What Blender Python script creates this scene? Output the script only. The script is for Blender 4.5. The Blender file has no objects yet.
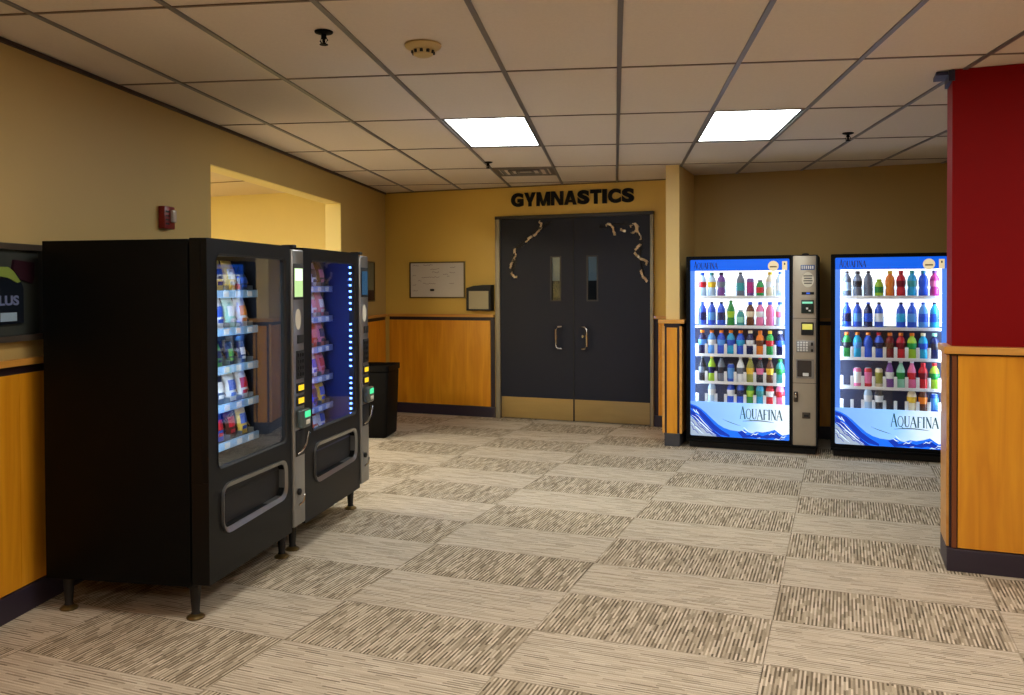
import bpy, bmesh, math, random
from mathutils import Vector, Matrix
R_ = math.radians
random.seed(7)
scene = bpy.context.scene
COL = scene.collection
# ------------------------------------------------------------------ camera
F_PX, CY = 848.3, 298.6
PITCH, ROLL, YAW = -0.0147, -0.0044, -0.3732
def cam_axes():
    cy, sy = math.cos(YAW), math.sin(YAW); cp, sp = math.cos(PITCH), math.sin(PITCH)
    fwd = Vector((sy*cp, cy*cp, sp)); right = Vector((cy, -sy, 0)); up = right.cross(fwd)
    cr, sr = math.cos(ROLL), math.sin(ROLL)
    return cr*right + sr*up, -sr*right + cr*up, fwd
r_, u_, f_ = cam_axes()
cam = bpy.data.cameras.new('camera'); camo = bpy.data.objects.new('camera', cam); COL.objects.link(camo)
camo.matrix_world = Matrix(((r_.x, u_.x, -f_.x, 0), (r_.y, u_.y, -f_.y, 0), (r_.z, u_.z, -f_.z, 1.53), (0, 0, 0, 1)))
cam.sensor_width = 36; cam.sensor_fit = 'HORIZONTAL'; cam.lens = F_PX/1024*36
cam.shift_x = 0; cam.shift_y = -(347.5-CY)/1024
cam.clip_start = .05; cam.clip_end = 60
scene.camera = camo
# ------------------------------------------------------------------ world, exposure
w = bpy.data.worlds.new('world'); scene.world = w; w.use_nodes = True
w.node_tree.nodes['Background'].inputs[0].default_value = (.55, .5, .45, 1)
w.node_tree.nodes['Background'].inputs[1].default_value = .2
vs = scene.view_settings
vs.view_transform = 'Standard'; vs.look = 'None'; vs.exposure = 0.18; vs.gamma = 1; vs.use_curve_mapping = False
# light strengths in one place
E_TROFFER, E_NEAR, E_INNER = 12.0, 12.5, 46.0
C_TROFFER, C_NEAR, C_INNER = (.93, 1, .98), (1, .94, .84), (1, .95, .80)

# ------------------------------------------------------------------ materials
def lin(c):
    return tuple((x/12.92 if x <= .04045 else ((x+.055)/1.055)**2.4) for x in c)
def srgb(r, g, b): return lin((r/255, g/255, b/255)) + (1,)
MATS = {}
def mat(name, col, rough=.5, metal=0, noise=0, nscale=20, bump=0, bscale=200, spec=.5, coat=0, emit=None, estr=0, stretch=None):
    if name in MATS: return MATS[name]
    m = bpy.data.materials.new(name); m.use_nodes = True; nt = m.node_tree; b = nt.nodes['Principled BSDF']
    b.inputs['Base Color'].default_value = col; b.inputs['Roughness'].default_value = rough; b.inputs['Metallic'].default_value = metal
    b.inputs['Specular IOR Level'].default_value = spec; b.inputs['Coat Weight'].default_value = coat
    if emit: b.inputs['Emission Color'].default_value = emit; b.inputs['Emission Strength'].default_value = estr
    tc = nt.nodes.new('ShaderNodeTexCoord')
    src = tc.outputs['Object']
    if stretch:
        mp = nt.nodes.new('ShaderNodeMapping'); mp.inputs['Scale'].default_value = stretch; nt.links.new(src, mp.inputs[0]); src = mp.outputs[0]
    n = nt.nodes.new('ShaderNodeTexNoise'); n.inputs['Scale'].default_value = nscale; n.inputs['Detail'].default_value = 5; nt.links.new(src, n.inputs['Vector'])
    mx = nt.nodes.new('ShaderNodeMix'); mx.data_type = 'RGBA'; nt.links.new(n.outputs['Fac'], mx.inputs['Factor'])
    k = max(noise, .03)
    mx.inputs['A'].default_value = tuple(x*(1-k) for x in col[:3])+(1,); mx.inputs['B'].default_value = tuple(min(1, x*(1+k)) for x in col[:3])+(1,)
    nt.links.new(mx.outputs['Result'], b.inputs['Base Color'])
    if bump:
        n2 = nt.nodes.new('ShaderNodeTexNoise'); n2.inputs['Scale'].default_value = bscale; nt.links.new(tc.outputs['Object'], n2.inputs['Vector'])
        bp = nt.nodes.new('ShaderNodeBump'); bp.inputs['Strength'].default_value = bump; bp.inputs['Distance'].default_value = .002
        nt.links.new(n2.outputs['Fac'], bp.inputs['Height']); nt.links.new(bp.outputs[0], b.inputs['Normal'])
    MATS[name] = m; return m
def emis(name, col, s):
    if name in MATS: return MATS[name]
    m = bpy.data.materials.new(name); m.use_nodes = True; nt = m.node_tree
    b = nt.nodes['Principled BSDF']; b.inputs['Base Color'].default_value = tuple(x*.3 for x in col[:3])+(1,); b.inputs['Roughness'].default_value = .25
    b.inputs['Emission Color'].default_value = tuple(col[:3])+(1,); b.inputs['Emission Strength'].default_value = s
    MATS[name] = m; return m
def wood(name, ca, cb, axis='z'):
    m = bpy.data.materials.new(name); m.use_nodes = True; nt = m.node_tree; b = nt.nodes['Principled BSDF']
    tc = nt.nodes.new('ShaderNodeTexCoord'); mp = nt.nodes.new('ShaderNodeMapping')
    mp.inputs['Scale'].default_value = (9, 9, .8) if axis == 'z' else (.8, 9, 9)
    nt.links.new(tc.outputs['Object'], mp.inputs[0])
    n = nt.nodes.new('ShaderNodeTexNoise'); n.inputs['Scale'].default_value = 1.6; n.inputs['Detail'].default_value = 7; n.inputs['Distortion'].default_value = .8
    nt.links.new(mp.outputs[0], n.inputs['Vector'])
    cr = nt.nodes.new('ShaderNodeValToRGB'); cr.color_ramp.elements[0].position = .3; cr.color_ramp.elements[1].position = .72
    cr.color_ramp.elements[0].color = ca; cr.color_ramp.elements[1].color = cb
    nt.links.new(n.outputs['Fac'], cr.inputs[0]); nt.links.new(cr.outputs[0], b.inputs['Base Color'])
    b.inputs['Roughness'].default_value = .38; b.inputs['Coat Weight'].default_value = .15
    return m
def glass(name, tint=(1, 1, 1), ior=1.9):
    m = bpy.data.materials.new(name); m.use_nodes = True; nt = m.node_tree; nt.nodes.remove(nt.nodes['Principled BSDF'])
    t = nt.nodes.new('ShaderNodeBsdfTransparent'); t.inputs[0].default_value = tint+(1,)
    g = nt.nodes.new('ShaderNodeBsdfGlossy'); g.inputs['Roughness'].default_value = .015
    lw = nt.nodes.new('ShaderNodeLayerWeight'); lw.inputs[0].default_value = .5
    pw = nt.nodes.new('ShaderNodeMath'); pw.operation = 'POWER'; pw.inputs[1].default_value = 3.2; nt.links.new(lw.outputs['Facing'], pw.inputs[0])
    ma = nt.nodes.new('ShaderNodeMath'); ma.operation = 'MULTIPLY_ADD'; ma.use_clamp = True; ma.inputs[1].default_value = ior; ma.inputs[2].default_value = .03; nt.links.new(pw.outputs[0], ma.inputs[0])
    mx = nt.nodes.new('ShaderNodeMixShader'); o = nt.nodes['Material Output']
    nt.links.new(ma.outputs[0], mx.inputs[0]); nt.links.new(t.outputs[0], mx.inputs[1]); nt.links.new(g.outputs[0], mx.inputs[2]); nt.links.new(mx.outputs[0], o.inputs[0])
    return m
M = dict(
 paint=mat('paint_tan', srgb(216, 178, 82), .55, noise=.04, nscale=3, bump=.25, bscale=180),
 paint_left=mat('paint_taupe', srgb(192, 166, 104), .55, noise=.04, nscale=3, bump=.25, bscale=180),
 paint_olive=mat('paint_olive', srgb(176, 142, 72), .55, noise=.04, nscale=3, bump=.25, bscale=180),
 paint_cream=mat('paint_cream', srgb(228, 196, 128), .55, noise=.03, nscale=3, bump=.2, bscale=180),
 paint_inner=mat('paint_bright_yellow', srgb(238, 218, 142), .6, noise=.03, nscale=3, bump=.2, bscale=180),
 red=mat('paint_red', srgb(134, 2, 6), .6, spec=.15, noise=.05, nscale=4, bump=.2, bscale=200),
 wood=wood('maple_panel', srgb(214, 137, 20), srgb(239, 168, 38)),
 woodt=wood('maple_trim', srgb(204, 142, 56), srgb(226, 166, 80), 'x'),
 reveal=mat('dark_reveal', srgb(38, 26, 36), .5),
 base=mat('baseboard_vinyl', srgb(46, 38, 54), .45),
 tile=mat('ceiling_tile', srgb(226, 214, 200), .9, noise=.06, nscale=60, bump=.5, bscale=260),
 tbar=mat('ceiling_grid_metal', srgb(120, 116, 118), .4, .2),
 tbar2=mat('ceiling_cross_metal', srgb(120, 104, 92), .5, .2),
 black=mat('black_enamel', srgb(5, 5, 5), .55, spec=.12, noise=.1, bump=.15, bscale=300),
 blackm=mat('black_matte', srgb(14, 13, 14), .6),
 door_blk=mat('machine_door_charcoal', srgb(10, 11, 12), .42, spec=.2, noise=.05, bump=.1, bscale=300),
 silver=mat('brushed_silver', srgb(150, 150, 150), .32, .85, noise=.08, nscale=60, stretch=(1, 1, .1)),
 chrome=mat('chrome', srgb(205, 205, 205), .16, 1),
 steel=mat('taupe_panel', srgb(178, 166, 148), .38, .35, noise=.04, nscale=30),
 brass=mat('kick_plate_steel', srgb(176, 156, 112), .3, .9, noise=.12, nscale=3, stretch=(1, 1, 6)),
 ddoor=mat('door_charcoal', srgb(28, 31, 45), .5, spec=.25, noise=.06, bump=.1, bscale=150),
 dframe=mat('door_frame_grey', srgb(150, 140, 118), .45, .3),
 dframe_dk=mat('door_frame_dark', srgb(50, 46, 44), .5),
 white=mat('white_plastic', srgb(228, 228, 228), .4),
 offw=mat('off_white', srgb(225, 218, 200), .45),
 board=mat('whiteboard_surface', srgb(205, 198, 190), .25, noise=.03),
 boardfr=mat('board_frame', srgb(100, 84, 50), .4, .4),
 redpl=mat('red_plastic', srgb(120, 14, 14), .35),
 green=mat('green_plastic', srgb(20, 60, 40), .4),
 glassm=glass('machine_glass', (.96, .98, 1), .7),
 glassd=glass('drink_machine_glass', (1, 1, 1), .4),
 clear=glass('clear_plastic', (.85, .93, 1), .5),
 mirror=mat('door_lite_glass', srgb(70, 90, 110), .08, 0, spec=1, coat=1),
)

# ------------------------------------------------------------------ mesh helpers
class MB:
    def __init__(s): s.bm = bmesh.new()
    def box(s, x0, x1, y0, y1, z0, z1, bev=0, seg=2, taper=None):
        r = bmesh.ops.create_cube(s.bm, size=1); vs_ = r['verts']
        for v in vs_:
            top = v.co.z > 0
            tx = ty = 1
            if taper and not top: tx = ty = taper
            cx, cy = (x0+x1)/2, (y0+y1)/2
            v.co = Vector((cx+v.co.x*(x1-x0)*tx, cy+v.co.y*(y1-y0)*ty, (z0+z1)/2+v.co.z*(z1-z0)))
        if bev:
            es = set(e for v in vs_ for e in v.link_edges)
            bmesh.ops.bevel(s.bm, geom=list(es), offset=bev, segments=seg, affect='EDGES', profile=.5)
        return s
    def lathe(s, prof, cx=0, cy=0, cz=0, seg=20, axis='z', cap=True):
        rings = []
        for (r, h) in prof:
            ring = []
            for i in range(seg):
                a = 2*math.pi*i/seg
                p = (r*math.cos(a), r*math.sin(a), h)
                if axis == 'y': p = (p[0], p[2], p[1])
                if axis == 'x': p = (p[2], p[0], p[1])
                ring.append(s.bm.verts.new((cx+p[0], cy+p[1], cz+p[2])))
            rings.append(ring)
        for a, b in zip(rings, rings[1:]):
            for i in range(seg): s.bm.faces.new((a[i], a[(i+1) % seg], b[(i+1) % seg], b[i]))
        if cap:
            s.bm.faces.new(rings[0]); s.bm.faces.new(rings[-1])
        return s
    def prism(s, poly, y0, y1):
        """polygon in (x,z), extruded along y"""
        a = [s.bm.verts.new((x, y0, z)) for x, z in poly]; b = [s.bm.verts.new((x, y1, z)) for x, z in poly]
        n = len(poly); s.bm.faces.new(a); s.bm.faces.new(b)
        for i in range(n): s.bm.faces.new((a[i], a[(i+1) % n], b[(i+1) % n], b[i]))
        return s
    def ring(s, outer, inner, y0, y1, yi=None):
        n = len(outer); yi = y0 if yi is None else yi
        vo0 = [s.bm.verts.new((x, y0, z)) for x, z in outer]; vi0 = [s.bm.verts.new((x, yi, z)) for x, z in inner]
        vo1 = [s.bm.verts.new((x, y1, z)) for x, z in outer]; vi1 = [s.bm.verts.new((x, y1, z)) for x, z in inner]
        for i in range(n):
            j = (i+1) % n
            for q in ((vo0[i], vo0[j], vi0[j], vi0[i]), (vo1[i], vo1[j], vi1[j], vi1[i]), (vo0[i], vo0[j], vo1[j], vo1[i]), (vi0[i], vi0[j], vi1[j], vi1[i])): s.bm.faces.new(q)
        return s
    def tube(s, pts, r, seg=8):
        pts = [Vector(p) for p in pts]; rings = []
        for i, p in enumerate(pts):
            d = (pts[min(i+1, len(pts)-1)]-pts[max(i-1, 0)]).normalized()
            up = Vector((0, 0, 1)) if abs(d.z) < .9 else Vector((1, 0, 0))
            a = d.cross(up).normalized(); b = d.cross(a).normalized(); ring = []
            for k in range(seg):
                t = 2*math.pi*k/seg; ring.append(s.bm.verts.new(p + a*r*math.cos(t) + b*r*math.sin(t)))
            rings.append(ring)
        for a, b in zip(rings, rings[1:]):
            for i in range(seg): s.bm.faces.new((a[i], a[(i+1) % seg], b[(i+1) % seg], b[i]))
        s.bm.faces.new(rings[0]); s.bm.faces.new(rings[-1])
        return s
    def strip(s, pts, widths, th=.001):
        """flat ribbon in (x,z) facing -y with thickness"""
        L, Rr = [], []
        for i, p in enumerate(pts):
            p0 = pts[max(i-1, 0)]; p1 = pts[min(i+1, len(pts)-1)]
            dx, dz = p1[0]-p0[0], p1[1]-p0[1]; l = math.hypot(dx, dz) or 1
            w_ = widths[i] if isinstance(widths, (list, tuple)) else widths
            L.append((p[0]-dz/l*w_/2, p[1]+dx/l*w_/2)); Rr.append((p[0]+dz/l*w_/2, p[1]-dx/l*w_/2))
        for i in range(len(pts)-1):
            s.prism([L[i], L[i+1], Rr[i+1], Rr[i]], -th, 0)
        return s
    def build(s, name, material, parent=None, loc=(0, 0, 0), rot=0, smooth=True):
        bmesh.ops.recalc_face_normals(s.bm, faces=s.bm.faces)
        me = bpy.data.meshes.new(name); s.bm.to_mesh(me); s.bm.free()
        if isinstance(material, str): material = M[material]
        me.materials.append(material)
        if smooth:
            for p in me.polygons: p.use_smooth = True
            try: me.set_sharp_from_angle(angle=R_(35))
            except Exception: pass
        o = bpy.data.objects.new(name, me); COL.objects.link(o)
        if parent: o.parent = parent
        o.location = loc; o.rotation_euler = (0, 0, rot) if not isinstance(rot, tuple) else rot
        return o
def rrect(x0, x1, z0, z1, r, n=5):
    out = []
    for cx, cz, a0 in ((x1-r, z1-r, 0), (x0+r, z1-r, 90), (x0+r, z0+r, 180), (x1-r, z0+r, 270)):
        for i in range(n+1):
            a = R_(a0+90*i/n); out.append((cx+r*math.cos(a), cz+r*math.sin(a)))
    return out
def quad_round(c, r, n=5):
    """rounded convex quad, c = 4 corners ccw"""
    out = []
    for i in range(4):
        p = Vector(c[i]); a = (Vector(c[i-1])-p).normalized(); b = (Vector(c[(i+1) % 4])-p).normalized()
        s_, e_ = p+a*r, p+b*r
        for k in range(n+1):
            t = k/n; q = s_*(1-t)**2 + p*2*t*(1-t) + e_*t*t; out.append((q.x, q.y))
    return out
def thing(name, label, cat, loc=(0, 0, 0), rz=0, group=None):
    o = bpy.data.objects.new(name, None); o.empty_display_size = .1; COL.objects.link(o)
    o.location = loc; o.rotation_euler = (0, 0, rz); tag(o, label, cat, group); return o
def tag(o, label=None, cat=None, group=None, kind=None):
    if label: o['label'] = label
    if cat: o['category'] = cat
    if group: o['group'] = group
    if kind: o['kind'] = kind
    return o
def struct(name, mb, material, loc=(0, 0, 0), rot=0, smooth=False):
    o = mb.build(name, material, None, loc, rot, smooth); o['kind'] = 'structure'; return o
def text_mesh(s, size, depth, bold=0, spacing=1):
    c = bpy.data.curves.new('t', 'FONT'); c.body = s; c.size = size; c.extrude = depth/2; c.offset = bold; c.align_x = 'LEFT'; c.space_character = spacing
    o = bpy.data.objects.new('t', c); COL.objects.link(o)
    me = bpy.data.meshes.new_from_object(o.evaluated_get(bpy.context.evaluated_depsgraph_get()))
    bpy.data.objects.remove(o); bpy.data.curves.remove(c)
    me.transform(Matrix.Rotation(math.pi/2, 4, 'X')); return me
def text_obj(name, s, x0, x1, z0, z1, y, depth, material, parent, bold=0):
    """text stretched into a box in x,z; faces -y"""
    me = text_mesh(s, 1, .1, bold)
    xs = [v.co.x for v in me.vertices]; zs = [v.co.z for v in me.vertices]; ys = [v.co.y for v in me.vertices]
    for v in me.vertices:
        v.co.x = x0+(v.co.x-min(xs))/(max(xs)-min(xs))*(x1-x0); v.co.z = z0+(v.co.z-min(zs))/(max(zs)-min(zs))*(z1-z0)
        v.co.y = y+(v.co.y-min(ys))/(max(ys)-min(ys))*depth
    me.materials.append(M[material] if isinstance(material, str) else material)
    o = bpy.data.objects.new(name, me); COL.objects.link(o); o.parent = parent; return o

# ------------------------------------------------------------------ frames
TA = R_(14.475)                       # ceiling / left wall frame is turned 14.5 deg from the back wall frame
ROT_C = TA                            # local x = across the ceiling grid, local y = along it
ROT_L = R_(90)+TA                     # local x = along left wall, local y = into the wall
Ar = Vector((math.cos(TA), math.sin(TA), 0)); Af = Vector((-math.sin(TA), math.cos(TA), 0))
def A(ax, ay, z=0): return Ar*ax + Af*ay + Vector((0, 0, z))
def LW(u, v, z): return Af*u - Ar*v + Vector((0, 0, z))
HC = 2.677; YB = 9.13; YM = 8.97; LV = 2.79
# ------------------------------------------------------------------ floor
def carpet():
    m = bpy.data.materials.new('carpet_plank_tiles'); m.use_nodes = True; nt = m.node_tree; N = nt.nodes; Lk = nt.links
    b = N['Principled BSDF']; b.inputs['Roughness'].default_value = .95; b.inputs['Specular IOR Level'].default_value = .15
    tc = N.new('ShaderNodeTexCoord'); sp = N.new('ShaderNodeSeparateXYZ'); Lk.new(tc.outputs['Object'], sp.inputs[0])
    def mth(op, a, c=None, c2=None):
        n = N.new('ShaderNodeMath'); n.operation = op
        for i, v in enumerate((a, c, c2)):
            if v is None: continue
            if isinstance(v, (int, float)): n.inputs[i].default_value = v
            else: Lk.new(v, n.inputs[i])
        return n.outputs[0]
    x, y = sp.outputs[0], sp.outputs[1]
    cx = mth('DIVIDE', mth('ADD', x, .3025), .9801); cyy = mth('DIVIDE', mth('SUBTRACT', 7.919, y), .4874)
    ci = mth('FLOOR', cx); ri = mth('FLOOR', cyy)
    odd = mth('FLOORED_MODULO', mth('SUBTRACT', ri, ci), 2)          # 1 = dark plank, yarn runs away from the viewer
    def streak(u, v, wu, lv, seed):
        iu = mth('FLOOR', mth('DIVIDE', u, wu))
        wn = N.new('ShaderNodeTexWhiteNoise'); wn.noise_dimensions = '2D'; cb = N.new('ShaderNodeCombineXYZ'); Lk.new(iu, cb.inputs[0]); cb.inputs[1].default_value = seed; Lk.new(cb.outputs[0], wn.inputs['Vector'])
        iv = mth('FLOOR', mth('ADD', mth('DIVIDE', v, lv), mth('MULTIPLY', wn.outputs['Value'], 7)))
        w2 = N.new('ShaderNodeTexWhiteNoise'); w2.noise_dimensions = '3D'; c2 = N.new('ShaderNodeCombineXYZ'); Lk.new(iu, c2.inputs[0]); Lk.new(iv, c2.inputs[1]); c2.inputs[2].default_value = seed; Lk.new(c2.outputs[0], w2.inputs['Vector'])
        par = mth('FLOORED_MODULO', iu, 2)
        return mth('ADD', mth('MULTIPLY', par, .42), mth('MULTIPLY', w2.outputs['Value'], .58))
    s_d = streak(x, y, .0085, .075, 3.3); s_l = streak(y, x, .0085, .11, 9.1)
    def ramp(fac, cols):
        r = N.new('ShaderNodeValToRGB'); r.color_ramp.interpolation = 'LINEAR'
        e = r.color_ramp.elements
        while len(e) < len(cols): e.new(.5)
        for i, (p, c) in enumerate(cols): e[i].position = p; e[i].color = c
        Lk.new(fac, r.inputs[0]); return r.outputs[0]
    dk = ramp(s_d, [(0, srgb(98, 86, 70)), (.35, srgb(136, 122, 102)), (.58, srgb(186, 171, 148)), (1, srgb(222, 208, 186))])
    lt = ramp(s_l, [(0, srgb(132, 118, 100)), (.18, srgb(170, 156, 136)), (.5, srgb(196, 182, 161)), (1, srgb(216, 204, 184))])
    mx = N.new('ShaderNodeMix'); mx.data_type = 'RGBA'; Lk.new(odd, mx.inputs['Factor']); Lk.new(lt, mx.inputs['A']); Lk.new(dk, mx.inputs['B'])
    # thin seams
    fx = mth('ABSOLUTE', mth('SUBTRACT', mth('FRACT', cx), .5)); fy = mth('ABSOLUTE', mth('SUBTRACT', mth('FRACT', cyy), .5))
    seam = mth('MAXIMUM', mth('GREATER_THAN', fx, .4965), mth('GREATER_THAN', fy, .493))
    m2 = N.new('ShaderNodeMix'); m2.data_type = 'RGBA'; m2.blend_type = 'MULTIPLY'; Lk.new(mth('MULTIPLY', seam, .45), m2.inputs['Factor']); Lk.new(mx.outputs['Result'], m2.inputs['A']); m2.inputs['B'].default_value = (.45, .42, .4, 1)
    ng = N.new('ShaderNodeTexNoise'); ng.inputs['Scale'].default_value = 260; Lk.new(tc.outputs['Object'], ng.inputs['Vector'])
    m3 = N.new('ShaderNodeMix'); m3.data_type = 'RGBA'; m3.blend_type = 'OVERLAY'; m3.inputs['Factor'].default_value = .35; Lk.new(m2.outputs['Result'], m3.inputs['A']); Lk.new(ng.outputs['Fac'], m3.inputs['B'])
    Lk.new(m3.outputs['Result'], b.inputs['Base Color'])
    hs = mth('ADD', mth('MULTIPLY', s_d, odd), mth('MULTIPLY', s_l, mth('SUBTRACT', 1, odd)))
    bp = N.new('ShaderNodeBump'); bp.inputs['Strength'].default_value = .5; bp.inputs['Distance'].default_value = .004; Lk.new(hs, bp.inputs['Height']); Lk.new(bp.outputs[0], b.inputs['Normal'])
    return m
struct('floor', MB().box(-12, 5, -5.3, 10.2, -.12, 0), carpet())
# ------------------------------------------------------------------ walls
# left wall (own frame): u along, v into the wall
IU0, IU1, IZ = 5.62, 8.455, 2.39
UEND = 10.26
wl = MB()
wl.box(-4.6, IU0, LV, LV+.165, 0, HC+.12).box(IU0, IU1, LV, LV+.165, IZ, HC+.12).box(IU1, UEND+.0, LV, LV+.165, 0, HC+.12)
struct('wall_left', wl, 'paint_left', rot=ROT_L)
struct('wall_back', MB().box(-5.25, -3.70, YB, YB+.15, 0, HC+.12).box(-1.96, -1.5, YB, YB+.15, 0, HC+.12).box(-3.70, -1.96, YB, YB+.15, 2.32, HC+.12), 'paint')
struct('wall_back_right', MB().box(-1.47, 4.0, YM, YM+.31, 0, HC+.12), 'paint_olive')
struct('wall_right', MB().box(4.0, 4.15, -4.6, 9.3, 0, HC+.12), 'paint_cream')
struct('wall_front', MB().box(-5.0, 4.1, -4.75, -4.6, 0, HC+.12), 'paint_cream')
# gymnasium glimpsed through the door lites
gw = mat('gym_wall_pale', srgb(142, 148, 146), .7); gd = mat('gym_wall_dark', srgb(26, 22, 22), .6)
struct('wall_gym_back', MB().box(-8, 2, 14, 14.15, 1.62, 4), gw)
struct('trim_40', MB().box(-8, 2, 13.9, 14.1, 0, 1.618), gd)
struct('wall_gym_left', MB().box(-8.1, -8, 9.3, 14, 0, 4), gw)
struct('wall_gym_right', MB().box(2, 2.1, 9.3, 14, 0, 4), gw)
struct('ceiling_gym', MB().box(-8.1, 2.1, 9.3, 14.15, 4, 4.1), gw)
struct('floor_gym', MB().box(-8.1, 2.1, 10.21, 14.15, -.1, 0), gd)
# wing wall beside the door
struct('wall_wing', MB().box(-1.59, -1.462, 8.11, YB, 0, HC), 'paint_cream')
# red end wall
struct('wall_red', MB().box(.538, 4.0, 5.10, 5.34, 0, HC), 'red')
# inner room seen through the opening
struct('wall_inner_back', MB().box(-11.5, -5.42, 9.13, 9.28, 0, 2.9), 'paint_inner')
struct('wall_inner_left', MB().box(-11.65, -11.5, 1, 9.28, 0, 2.9), 'paint_inner')
struct('wall_inner_front', MB().box(-11.5, -3.55, 1, 1.15, 0, 2.9), 'paint_inner')
# yellow painted returns of the opening
ob = MB(); ob.box(IU0, IU1, LV+.004, LV+.165, IZ-.006, IZ); ob.box(IU1-.006, IU1, LV+.004, LV+.165, 0, IZ); ob.box(IU0, IU0+.006, LV+.004, LV+.165, 0, IZ)
struct('trim_1', ob, 'paint_inner', rot=ROT_L)

# ------------------------------------------------------------------ ceiling: tiles and grid (own frame)
GX, GY, TX, TY = -2.4118, 4.5126, .6096, 1.2192
holes = {(2, 1), (5, 1), (2, -2), (5, -2), (2, -5), (5, -5), (8, -2)}
ct = MB()
xmax, ymin, ymax = 8.2, -6.5, 10.9
def tile(x0, x1, y0, y1):
    ct.box(x0+.004, x1-.004, y0+.004, y1-.004, HC+.002, HC+.02)
cols = [(-2.80, GX)] + [(GX+i*TX, GX+(i+1)*TX) for i in range(0, 12)]
for ci, (x0, x1) in enumerate(cols):
    for r in range(-7, 6):
        y0, y1 = GY+r*TY, GY+(r+1)*TY
        if (ci-1, r) in holes: continue
        tile(x0, x1, y0, min(y1, ymax))
struct('ceiling', ct, 'tile', rot=ROT_C)
struct('ceiling_deck', MB().box(-2.9, 6, -7, 11, HC+.13, HC+.2), 'tile', rot=ROT_C)
g1 = MB(); g2 = MB()
for i in range(0, 13): g1.box(GX+i*TX-.012, GX+i*TX+.012, -6.5, 10.9, HC-.006, HC+.03)
for r in range(-7, 6): g2.box(-2.80, GX+12*TX, GY+r*TY-.0075, GY+r*TY+.0075, HC-.003, HC+.022)
struct('trim_2', g1, 'tbar', rot=ROT_C)
struct('trim_3', g2, 'tbar2', rot=ROT_C)
# wall angles
struct('trim_4', MB().box(-4.5, UEND, LV-.02, LV, HC-.02, HC-.001), mat('wall_angle', srgb(60, 44, 36), .5), rot=ROT_L)
struct('trim_5', MB().box(-5.2, -1.47, YB-.015, YB, HC-.012, HC-.001), mat('wall_angle_back', srgb(110, 88, 52), .5))
# inner room ceiling
ic = MB().box(-11.5, -2.0, 1, 9.2, 2.74, 2.9)
struct('ceiling_inner', MB().box(-7.5, -2.965, 0, 9.0, 0, .1), 'tile', loc=(0, 0, 2.745), rot=0) if False else None
bm = MB(); v = [bm.bm.verts.new(p) for p in [LW(1.2, LV+.165, 2.745), LW(10.2, LV+.165, 2.745), Vector((-11.5, 9.13, 2.745)), Vector((-11.5, 1.1, 2.745))]]
v2 = [bm.bm.verts.new(q.co+Vector((0, 0, .1))) for q in v]
bm.bm.faces.new(v); bm.bm.faces.new(v2)
for i in range(4): bm.bm.faces.new((v[i], v[(i+1) % 4], v2[(i+1) % 4], v2[i]))
struct('ceiling_inner', bm, mat('inner_ceiling_tile', srgb(226, 206, 170), .9, noise=.05, nscale=40))
gi = MB()
for k in range(1, 6): gi.box(-11.4, -3.9-k*.0, 9.13-k*1.22-.01, 9.13-k*1.22+.01, 2.738, 2.746)
struct('trim_6', gi, mat('inner_grid', srgb(150, 120, 70), .5))

# ------------------------------------------------------------------ wainscot builder (local: x along wall, y into wall, z up)
def wainscot(n, segs, vface, rot, x0, x1, loc=(0, 0, 0), seams=(), ends=(0, 0)):
    p = MB()
    xs = [x0+(.05 if ends[0] else 0)] + list(seams) + [x1-(.05 if ends[1] else 0)]
    for a, b in zip(xs, xs[1:]): p.box(a+.001, b-.001, vface-.02, vface-.001, .125, 1.128)
    struct('trim_%d' % n, p, 'wood', loc, rot)
    q = MB().box(x0, x1, vface-.012, vface-.001, 1.128, 1.168)
    if ends[0]: q.box(x0, x0+.048, vface-.012, vface-.001, .1, 1.128)
    if ends[1]: q.box(x1-.048, x1, vface-.012, vface-.001, .1, 1.128)
    struct('trim_%d' % (n+1), q, 'reveal', loc, rot)
    struct('trim_%d' % (n+2), MB().box(x0, x1, vface-.045, vface-.001, 1.168, 1.20, .003), 'woodt', loc, rot)
def baseboard(side, x0, x1, vface, rot, loc=(0, 0, 0)):
    struct('baseboard_'+side, MB().box(x0, x1, vface-.032, vface-.001, 0, .12, .004), 'base', loc, rot)
wainscot(10, 0, LV, ROT_L, -4.5, IU0, seams=(-2.4, 0, 1.22, 2.44, 3.66, 4.88))
baseboard('left', -4.5, IU0, LV, ROT_L)
wainscot(13, 0, LV, ROT_L, IU1, 10.06, seams=(9.3,))
baseboard('left_far', IU1, 10.06, LV, ROT_L)
wainscot(16, 0, YB, 0, -5.18, -3.79, seams=(-4.52,), ends=(0, 1))
baseboard('back', -5.18, -3.775, YB, 0)
wainscot(19, 0, YB, 0, -1.92, -1.62, ends=(1, 0))
baseboard('back_door_side', -1.92, -1.62, YB, 0)
wainscot(22, 0, YM, 0, -1.44, 3.98, seams=(-.2, 1.0, 2.2))
baseboard('back_right', -1.44, 3.98, YM, 0)
wainscot(25, 0, 4.0, R_(-90), -5.05, 4.5, seams=(-2, 0, 2.4))
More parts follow.
